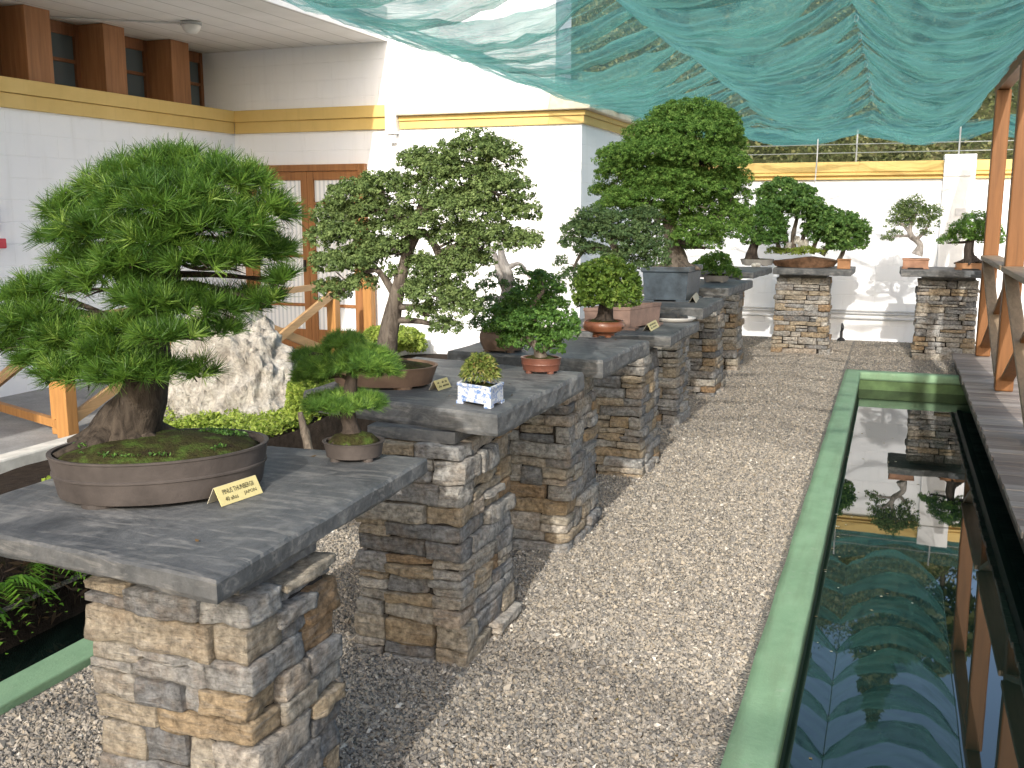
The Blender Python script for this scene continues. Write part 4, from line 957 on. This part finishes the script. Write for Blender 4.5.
# 7 --- ball shrub
rng = np.random.default_rng(7); c = az(603.5, 333, Z[3]+.02); Y7 = c[1]
t = thing('ball_bonsai', 'round ball-shaped yellow-green shrub in a low glazed orange-brown bowl on the third stand', 'bonsai', (c[0], c[1], Z[3]), BG)
oval_pot(t, M['pot_red'] if False else m_plain('orange_brown_glaze', (.20, .075, .036), .3, .5, .2, 16), c, .115, .11, 0, .085, Z[3], band=False, belly=1.06, taper=.55, mound=.015, lip=.01)
pads = pads3([(607,287,31,28,0),(596,296,20,16,-.05),(620,298,19,14,-.05),(606,272,20,12,0),(585,302,9,8,0),(630,288,9,14,0)], Y7, rng, 1.0)
leaves('foliage', t, pads, rng, M['L_ball'], .032, .022, 16, .020, .012, fill=.3, jitter=1.3)
wood(t, M['bark_d'], [[(604,326,14),(605,318,9),(606,306,7),(607,285,4)]], Y7, pads, rng, roots=6, lump=.15)

GROW = 1.12
# 8 --- grey green cascade in rose planter (stand four)
rng = np.random.default_rng(8); a = az(583, 331, Z[4]); b = az(630, 330, Z[4]); d = (b-a); dpt = np.array([.12, .42, 0])
c4 = [a, b, b+dpt, a+dpt]; mid = sum(c4)/4
t = thing('cascading_bonsai', 'wide grey-green bonsai trailing to the left in a rose-brown rectangular planter', 'bonsai', (mid[0], mid[1], Z[4]), BG)
rect_pot(t, M['pot_pink'], c4, .155, Z[4], taper=.95)
Y8 = mid[1]
pads = pads3([(596,216,22,9),(581,230,18,10),(572,243,13,7),(600,233,26,12),(623,222,22,10),(625,238,24,12),(646,232,18,12),(654,248,16,12),(660,260,10,10,-.1),(634,252,18,9),(592,250,15,7),(572,275,11,8),(585,270,9,6),(562,262,6,5),(648,215,14,8),(640,265,12,8),(615,258,14,8)], Y8, rng)
leaves('foliage', t, pads, rng, M['L_blue'], .040, .027, 16, .022, .011, fill=.5)
wood(t, M['bark_g'], [[(612,305,7),(612,285,5),(618,262,4.5),(612,242,3.5),(600,228,2)],[(616,262,3.5),(640,245,2.5),(655,250,1.5)],[(610,250,3),(585,250,2),(572,272,1)]], Y8, pads, rng, roots=4, lump=.15)

GROW = 1.13
# 9 --- huge domed tree in blue pot (stand five)
rng = np.random.default_rng(9); f0 = az(644, 301, Z[5]); f1 = az(686, 302, Z[5]); dpt = np.array([.02, .46, 0]); c5 = [f0, f1, f1+dpt, f0+dpt]; mid = sum(c5)/4
cc = [mid+(q-mid)*1.14 for q in c5]
t = thing('domed_bonsai', 'huge dome-shaped dark green bonsai with tiered foliage in a blue glazed pot', 'bonsai', (mid[0], mid[1], Z[5]), BG)
rect_pot(t, M['pot_blue'], cc, .29, Z[5], taper=.87, lip=.03)
Y9 = mid[1]
pads = pads3([(690,114,34,13,0),(672,120,24,12,-.1),(712,122,26,13,0),(690,134,46,16,-.1),(652,134,26,13,0),(728,142,18,13,.1),(625,158,28,14,0),(665,153,48,16,-.2),(640,168,36,12,-.1),(704,160,40,15,-.1),(614,176,18,11,0),(668,178,42,12,-.15),(735,180,15,12,.1),(714,180,26,15,0),(604,192,14,9,.1),
  (648,198,42,15,-.2),(690,205,24,14,-.1),(620,208,24,12,0),(710,207,24,17,.05),(732,214,20,14,.1),(725,232,20,13,0),(684,240,16,9,-.2),(705,244,18,10,-.05),(738,196,13,11,.2),(672,218,16,9,0),(742,222,9,10,.1),(690,190,40,14,-.1),(660,186,30,12,-.1),(700,228,24,12,-.1),(655,215,20,10,-.15)], Y9, rng)
leaves('foliage', t, pads, rng, M['L_dome'], .040, .030, 30, .019, .0085, fill=.4, upb=.7)
wood(t, M['bark_g'], [[(676,268,15),(676,256,10),(673,240,8),(670,222,7.5),(672,200,7),(684,175,6),(690,145,4),(690,120,2)],[(672,232,4),(700,222,3.5),(728,214,2)],[(672,210,4),(640,200,3),(615,195,2)]], Y9, pads, rng, roots=6, lump=.18, n=14)

GROW = 1.12
# 10 --- low shrub on stand six
rng = np.random.default_rng(10); c = az(716, 282, Z[6]); Y10 = c[1]
t = thing('low_shrub', 'low dark green shrub spreading over the sixth stand behind the blue pot', 'potted plant', (c[0], c[1], Z[6]))
oval_pot(t, M['pot_grey'], c, .13, .11, 0, .06, Z[6], band=False)
pads = pads3([(714,266,17,9),(726,272,12,6),(704,268,12,8),(716,258,12,6),(733,275,6,4)], Y10, rng)
leaves('foliage', t, pads, rng, M['L_dome'], .045, .03, 16, .026, .012)

# 11 --- tray bonsai on stand seven
rng = np.random.default_rng(11); c = az(757, 263, Z[7]+.03); Y11 = c[1]
t = thing('tray_bonsai', 'bright green bonsai in a shallow grey oval tray near the rear corner', 'bonsai', (c[0], c[1], Z[7]), BG)
oval_pot(t, M['pot_grey'], c, .20, .15, 0, .07, Z[7], band=False, mound=.01)
pads = pads3([(762,216,16,9),(764,228,20,11),(776,224,11,10),(757,240,14,8),(770,240,14,8),(750,226,9,8),(778,236,7,8)], Y11, rng)
leaves('foliage', t, pads, rng, M['L_bright'], .050, .036, 18, .030, .013)
wood(t, M['bark_d'], [[(752,260,7),(753,250,4.5),(757,238,4),(762,224,2)]], Y11, pads, rng, roots=4)

# 12 --- forest planting (stand eight)
rng = np.random.default_rng(12); c = az(803, 266, Z[8]); Y12 = 12.55; c = ay(803, 266, Y12)
t = thing('forest_bonsai', 'group of slender trees planted on a long brown rock tray at the rear wall', 'bonsai', (c[0], Y12, Z[8]), BG)
l = ay(771, 260, Y12)[0]; r_ = ay(839, 260, Y12)[0]
V, F = cube_grid(30, 10, 3); P = V.copy(); uu = P[:, 0]; zt_ = Z[8]+.001
wy = .20*np.sqrt(np.clip(1-uu**2*.9, 0.05, 1)); up_ = (P[:, 2]+1)/2
xx = (l+r_)/2 + (r_-l)/2*uu*(.86+.14*up_); yy = Y12 + P[:, 1]*wy*(.8+.2*up_); zz = zt_ + up_*(.10+.025*uu*0+.02*np.sin(uu*3+1)) + .012*(uu**2)*(1-up_)
P = np.stack([xx, yy, zz], 1); P[up_ > .9] += np.stack([snoise(P, 14, 2)*.008, snoise(P, 14, 3)*.012, snoise(P, 10, 4)*.012], 1)[up_ > .9]
mb = MB(); mb.add(P, F); build('rock_tray', mb, M['tray'], t)
pads = pads3([(780,190,18,8),(766,196,13,8),(785,184,12,6),(802,193,14,8),(793,205,28,11,-.1),(775,208,18,10),(808,212,20,11),(822,216,17,10),(829,226,20,12,-.1),(845,222,14,9),(846,233,18,11),(860,231,9,11),(829,237,17,9),(853,245,12,7),(838,246,13,8),(816,231,14,9),(764,210,10,8),(862,240,6,6)], Y12, rng)
leaves('foliage', t, pads, rng, M['L_forest'], .052, .038, 18, .034, .018, fill=.5)
wood(t, M['bark_g'], [[(787,253,3.5),(786,240,2.6),(783,222,2),(780,200,1.2)],[(794,253,3),(793,236,2.4),(797,218,1.8),(800,200,1)],[(801,253,3),(803,238,2.2),(808,222,1.6),(812,212,1)],[(812,254,2.6),(816,242,2),(824,230,1.4)],[(822,255,3),(828,246,2.4),(838,236,1.8),(848,228,1)],[(780,253,2.5),(776,238,2),(770,215,1.2)],[(838,262,2.6),(842,254,2.2),(846,244,1.6),(850,236,1)]], Y12, pads, rng, lump=.1, n=7)
mp = pads3([(775,251,9,4,-.05),(790,252,14,3.5,-.08),(806,250,10,4,-.08),(818,252,8,3,-.05)], Y12, rng)
leaves('moss', t, mp, rng, M['L_lime'], .03, .02, 9, .016, .010)
st = MB()
for u, v in ((788, 247), (801, 245), (797, 240), (806, 243)):
    p = ay(u, v, Y12-.03); rock(st, p, (.035, .03, .05), r=.02, amp=.012, f=30, seed=u, grid=(5, 5, 5), taper=.3)
build('stone', st, M['rockface'], t)
c = ay(843.5, 268, 12.32)
t = thing('clay_block', 'small orange clay block on the front edge of the forest stand', 'block', (c[0], c[1], Z[8]))
mb = MB(); box(mb, c[0]-.07, c[0]+.075, 12.28, 12.40, Z[8]+.001, Z[8]+.10); box(mb, c[0]-.075, c[0]+.08, 12.275, 12.405, Z[8]+.101, Z[8]+.115); build('body', mb, M['pot_orange'], t, bevel=.008)

# 13 --- thin bonsai, right rear stand
rng = np.random.default_rng(13); Y13 = 12.55
a = ay(902, 264, Y13-.12); b = ay(929.5, 264, Y13-.12); c5 = [a, b, b+np.array([0, .24, 0]), a+np.array([0, .24, 0])]; mid = sum(c5)/4
t = thing('leaning_bonsai', 'thin grey bonsai with a bent pale trunk in a rectangular terracotta pot', 'bonsai', (mid[0], mid[1], Z[9]), BG)
rect_pot(t, M['pot_terra'], c5, .115, Z[9], taper=.93, lip=.02)
pads = pads3([(908,205,10,5),(916,200,7,4),(901,212,12,7),(917,212,15,8),(930,212,11,7),(897,223,10,7),(912,223,12,6),(929,224,10,7),(896,234,7,5),(886,239,6,3.5),(926,234,7,4),(905,216,10,7),(936,218,5,5)], Y13, rng)
leaves('foliage', t, pads, rng, M['L_jun'], .050, .034, 11, .026, .012, fill=.6)
wood(t, M['dead'], [[(917,255,6),(919,250,4),(920,245,3.2),(916,240,3),(911,236,2.8),(910,228,2.2),(914,218,1.6),(918,208,1)],[(911,234,2),(902,224,1.4),(896,226,.8)],[(916,240,2),(924,232,1.4),(930,222,.8)],[(910,236,1.6),(898,236,1),(888,239,.6)]], Y13, pads, rng, lump=.15, n=8)
# 14 --- dark pine-like, orange tray
rng = np.random.default_rng(14); Y14 = 12.55; c = ay(969, 268, Y14)
a = ay(955.5, 270, Y14-.13); b = ay(986, 270, Y14-.13); c5 = [a, b, b+np.array([0, .26, 0]), a+np.array([0, .26, 0])]; mid = sum(c5)/4
t = thing('dark_bonsai', 'dark compact bonsai with a flared trunk in a shallow orange tray beside the deck posts', 'bonsai', (mid[0], mid[1], Z[9]), BG)
rect_pot(t, M['pot_orange'], c5, .075, Z[9], taper=.95, lip=.014)
pads = pads3([(977,219,13,7),(968,228,17,8),(960,236,13,6),(948,241,9,6),(981,236,13,7),(988,228,12,7),(1000,236,5,7),(990,240,12,6)], Y14, rng)
leaves('foliage', t, pads, rng, M['L_pine2'], .042, .03, 18, .026, .008, fill=.4)
wood(t, M['bark_d'], [[(971,263,9),(969,256,5),(969,247,4.2),(972,236,3),(976,224,1.6)]], Y14, pads, rng, roots=4)

# plate with viewing stone
c = az(671, 322, Z[4]); c = np.array([c[0]-.0, c[1]+.06, 0])
t = thing('white_plate', 'shallow white oval plate holding dark stones on the fourth stand', 'plate', (c[0], c[1], Z[4]))
mb = MB(); oval(mb, c[0], c[1], [(.75, .001), (.85, .004), (1, .026), (1, .031), (.93, .029), (.82, .012), (.02, .011)], .165, .12, R(5), 48, z0=Z[4]); build('dish', mb, M['plate'], t, True)
mb = MB()
rock(mb, (c[0]-.03, c[1], Z[4]+.035), (.065, .05, .024), r=.02, amp=.012, f=30, seed=3, grid=(9, 8, 6)); rock(mb, (c[0]+.02, c[1]+.02, Z[4]+.05), (.045, .04, .032), r=.02, amp=.012, f=35, seed=5, grid=(8, 8, 6)); rock(mb, (c[0]+.075, c[1]-.01, Z[4]+.03), (.03, .028, .016), r=.012, amp=.007, f=40, seed=6, grid=(6, 6, 5)); rock(mb, (c[0]-.09, c[1], Z[4]+.025), (.025, .03, .013), r=.01, amp=.006, f=40, seed=8, grid=(6, 6, 5))
tag(build('viewing_stone', mb, M['darkstone'], smooth=True), 'dark rugged stone lying in the white oval plate', 'stone')
c = az(756, 267, Z[7])
mb = MB(); rock(mb, (c[0], c[1]-.02, Z[7]+.022), (.05, .03, .02), r=.018, amp=.01, f=30, seed=12, grid=(6, 6, 5)); tag(build('pale_stone', mb, M['rockface'], smooth=True), 'small pale stone lying in front of the grey oval tray', 'stone')

# engraved name cards
def text_mesh(s, size):
    cu = bpy.data.curves.new('lettering', 'FONT'); cu.body = s; cu.size = size; cu.resolution_u = 2; cu.offset = 0
    o = bpy.data.objects.new('lettering', cu); COL.objects.link(o); dg = bpy.context.evaluated_depsgraph_get(); dg.update()
    me = o.evaluated_get(dg).to_mesh(); V = np.array([v.co[:] for v in me.vertices]); F = [tuple(p.vertices) for p in me.polygons]
    o.evaluated_get(dg).to_mesh_clear(); bpy.data.objects.remove(o); bpy.data.curves.remove(cu); return V, F
def card(label, pL, pR, z, h, lines, matp='brass', lean=.5):
    """tent card: pL, pR bottom front corners"""
    pL = np.array([pL[0], pL[1], z+.001]); pR = np.array([pR[0], pR[1], z+.001]); w_ = np.linalg.norm(pR-pL)
    ex = (pR-pL)/w_; back = np.array([-ex[1], ex[0], 0]); ez = np.array([0, 0, 1])*math.cos(lean) + back*math.sin(lean); nn = np.cross(ex, ez)
    t = thing('name_card', label, 'sign', tuple((pL+pR)/2), 'yellow engraved name cards')
    def slab(o, a, b, th, n_):
        V = [o, o+a, o+a+b, o+b]; return [v for v in V]+[v - n_*th for v in V]
    mb = MB(); mb.add(slab(pL, ex*w_, ez*h, .002, nn), [(0,1,2,3),(7,6,5,4),(0,4,5,1),(1,5,6,2),(2,6,7,3),(3,7,4,0)]); fp = build('front_plate', mb, M[matp], t)
    top = pL + ez*h - nn*.0022; ez2 = np.array([0, 0, -1])*math.cos(lean) + back*math.sin(lean); n2 = np.cross(ez2, ex)
    mb = MB(); mb.add(slab(top, ex*w_, ez2*h*.985, .0015, n2), [(0,1,2,3),(7,6,5,4),(0,4,5,1),(1,5,6,2),(2,6,7,3),(3,7,4,0)]); build('back_plate', mb, M['cardback'], t)
    if lines == 'worn':
        tx = MB(); r5 = np.random.default_rng(int(w_*1e6) % 9999)
        for fy in (.60, .24):
            fx = .14
            while fx < .84:
                q = r5.uniform(.03, .08); o_ = pL + nn*.0008
                if r5.random() < .8:
                    a = o_ + ex*fx*w_ + ez*(fy+r5.uniform(-.02, .02))*h; tx.add([a, a+ex*q*w_, a+ex*q*w_+ez*h*.17, a+ez*h*r5.uniform(.1, .2)], [(0, 1, 2, 3)])
                fx += q + .025
        build('worn_lettering', tx, M['ink'], fp); lines = None
    if lines:
        tx = MB()
        for s, fx, fy, sz, sx in lines:
            V, F = text_mesh(s, sz*h)
            V = (V - V.min(0))*np.array([sx*w_/np.ptp(V[:, 0]), sz*h/np.ptp(V[:, 1]), 1]); P = pL + nn*.0012 + ex*(fx*w_) + ez*(fy*h) + V[:, :1]*ex + V[:, 1:2]*ez
            tx.add(P, F)
        build('lettering', tx, M['ink'], fp)
pL = az(222, 507, Z[1]); pR = az(263, 493, Z[1])
card('yellow card lettered PINUS THUNBERGII leaning against the large oval pot', pL, pR, Z[1], .052, [('PINUS THUNBERGII', .13, .54, .25, .74), ('40 años', .13, .17, .22, .30), ('JAPON', .58, .17, .23, .30)])
pL = az(438.5, 391, Z[2]); pR = az(451.5, 387, Z[2])
card('small yellow card beside the tan oval pot on the second stand', pL, pR, Z[2], .044, 'worn')
pL = az(651, 331.5, Z[4]); pR = az(654.5, 327, Z[4])
card('tiny yellow card before the rose-brown planter', pL, pR + np.array([.03, .02, 0]), Z[4], .055, 'worn')
pL = az(696, 303, Z[5]); pR = az(700, 298, Z[5])
card('small grey-backed card beside the blue glazed pot', pL, pR, Z[5], .06, None, 'cardback')

# ------------------------------------------------------------------ planting on the left
# pale rock
V, F = cube_grid(40, 30, 30); D = V/np.linalg.norm(V, axis=1)[:, None]
rc = np.array([-4.42, 6.15, .10])
P = D*np.array([.68, .45, .92]); hgt = np.clip(P[:, 2]/.9, 0, 1)
P[:, 0] *= 1-.30*hgt; P[:, 0] += -.10*hgt; P[:, 1] *= 1-.4*hgt
nz = snoise(P*np.array([1, 1, .6]), 5, 31, 4); nz2 = snoise(P*np.array([1.3, 1, .7]), 16, 32, 4)
P += D*(.13*nz - .16*np.abs(nz2)**.7 + .09)[:, None]
P = P + rc; mb = MB(); mb.add(P, F)
tag(build('garden_rock', mb, M['rockface'], smooth=True), 'large rugged white limestone rock in the planted bank behind the pine', 'rock')
mb = MB(); q0 = az(312, 447, .3); tube(mb, [q0+np.array([0,0,-.1]), az(305, 432, .38), az(300, 412, .5)], [.03, .028, .015], 7, .25, 5)
tag(build('wooden_stub', mb, M['bark_g'], smooth=True), 'thin grey leaning stub of wood between the rock and the small pine', 'stub')
# ground cover
rng = np.random.default_rng(21); n = 42000
x = rng.uniform(-4.95, -3.55, n); y = rng.uniform(3.9, 8.5, n); y = np.where(x < -4.15, np.maximum(y, 4.9+rng.uniform(0, .6, n)), y); pz = np.array([0.0]*n)
gxi = np.clip(((x+5.27)/(QX0+5.27)*39).round().astype(int), 0, 39); gyi = np.clip(((y+1)/11.4*119).round().astype(int), 0, 119)
pz = BANK[gyi*40+gxi, 2]; hh = .08 + .12*np.clip(snoise(np.stack([x, y, x*0], 1), 5, 7)+.3, 0, 1.4)
C = np.stack([x, y, pz + hh*rng.random(n)**.6], 1)
mb = MB(); mb.add(*leaf_quads(C, rng.normal(size=(n, 3))*.7+np.array([0, 0, 1]), rng.uniform(.02, .045, n), rng.uniform(.012, .025, n), np.clip(rng.normal(.5, .22, n), 0, 1), rng, .1))
struct(build('ground_cover', mb, M['L_lime']), 'stuff')
# bushes at the wing wall foot
def bush(label, c, r, h, mat, n, rng, L=.04):
    t = thing('garden_bush', label, 'bush', c, None)
    mb = MB()
    for k in range(7):
        a = rng.uniform(0, 6.28); tube(mb, [c, np.array(c)+np.array([math.cos(a)*r*.3, math.sin(a)*r*.3, h*.5]), np.array(c)+np.array([math.cos(a)*r*.6, math.sin(a)*r*.6, h*.85])], [.012, .008, .003], 5, sub=2)
    build('stem', mb, M['bark_d'], t)
    pd = [(np.array(c)+np.array([rng.uniform(-.5, .5)*r, rng.uniform(-.5, .5)*r, h*rng.uniform(.3, .75)]), r*.5, r*.5, h*.28) for k in range(9)]
    leaves('foliage', t, pd, rng, M[mat], r*.13, r*.1, 14, L, L*.5)
bush('bright lime bush at the foot of the sunlit wing wall', (-5.25, 10.0, 0.05), .42, .38, 'L_lime', 0, rng)
bush('grey-green bush behind the second stand, right of the lime bush', (-4.05, 8.2, 0.05), .34, .34, 'L_blue', 0, rng, .035)
bush('small leafy shrub between the rock and the small pine', tuple(az(303, 430, .25)[:2])+(.12,), .13, .50, 'L_lime', 0, rng, .035)
# ferns hanging on the bank
for k, (x, y, z, s, lb) in enumerate(((-3.46, 2.75, .16, .32, 'bright fern hanging over the dark bank, leftmost in the photo'), (-3.45, 3.02, .14, .30, 'bright fern in the middle of the group on the dark bank'), (-3.45, 3.25, .17, .26, 'fern on the dark bank nearest the stone pillar'), (-3.46, 3.5, .15, .24, 'fern on the dark bank mostly behind the stone pillar'), (-3.46, 2.5, .18, .28, 'fern on the dark bank at the picture edge under the slab'))):
    rng = np.random.default_rng(50+k); t = thing('fern', lb, 'fern', (x, y, z), 'ferns on the pond bank')
    for f in range(15):
        mb = MB(); a = rng.uniform(-1.9, 1.9); d = np.array([math.cos(a), math.sin(a), 0]); L = s*rng.uniform(.6, 1.1); pv = np.array([x, y, z])
        for i in range(12):
            q = (i+1)/12; p = pv + d*L*(q*.75) + np.array([0, 0, L*(.55*q - 1.15*q*q)])
            wd = L*.24*math.sin(math.pi*min(1, q*.85+.12)); sd = np.array([-d[1], d[0], 0])
            for sg in (-1, 1):
                tip = p + sd*sg*wd + d*wd*.35 - np.array([0, 0, wd*.35]); b0 = p - d*L*.022; b1 = p + d*L*.03
                mb.add([b0, b1, tip], [(0, 1, 2)], float(np.clip(rng.normal(.55, .2), 0, 1)))
        build('frond', mb, M['L_fern'], t)
rng = np.random.default_rng(77); n = 2600
y = rng.uniform(1.2, 4.6, n); C = np.stack([QX0 + rng.uniform(-.10, .02, n), y, -.12 + .42*rng.random(n)], 1)
mb = MB(); V, F, A = leaf_quads(C, rng.normal(size=(n, 3))*np.array([1, .6, .2])+np.array([1, 0, 0]), rng.uniform(.03, .09, n), rng.uniform(.006, .02, n), np.clip(rng.normal(.2, .2, n), 0, 1), rng)
mb.add(V, F, A); struct(build('bank_roots', mb, m_leaf('dry_roots', [(0, (.03, .02, .014)), (.6, (.07, .045, .03)), (1, (.05, .09, .02))], .1)), 'stuff')
# fallen leaves
rng = np.random.default_rng(91); pts = []
for k in range(26):
    z = [1, 2, 3, 4][k % 4]; y = {1: (1.75, 2.6), 2: (3.3, 4.1), 3: (4.75, 5.5), 4: (6.3, 7.0)}[z]
    pts.append((rng.uniform(-2.0, -1.32), rng.uniform(*y), Z[z]+.004))
for k in range(70): pts.append((rng.uniform(-1.3, -.5), rng.uniform(2.2, 12), .018))
for k in range(14): pts.append((rng.uniform(.72, 1.6), rng.uniform(7, 11.7), DZ+.006))
pts = np.array(pts); n = len(pts)
mb = MB(); mb.add(*leaf_quads(pts, rng.normal(size=(n, 3))*.18+np.array([0, 0, 1]), rng.uniform(.012, .026, n), rng.uniform(.006, .013, n), rng.random(n), rng, .15))
struct(build('fallen_leaves', mb, m_leaf('dry_leaves', [(0, (.05, .03, .015)), (.5, (.14, .08, .03)), (1, (.22, .17, .06))], .1)), 'stuff')
n = 46; e = rng.random(n)**2.2
pts = np.stack([PX0+CW+.012+e*.5, rng.uniform(2.8, 10.6, n), np.full(n, -.1485)], 1)
mb = MB(); mb.add(*leaf_quads(pts, np.tile([0, 0, 1.], (n, 1))+rng.normal(size=(n, 3))*.03, rng.uniform(.008, .03, n), rng.uniform(.006, .018, n), rng.random(n), rng, 0))
struct(build('floating_leaves', mb, m_leaf('floating_bits', [(0, (.16, .11, .05)), (.6, (.30, .27, .16)), (1, (.5, .5, .42))], .05)), 'stuff')
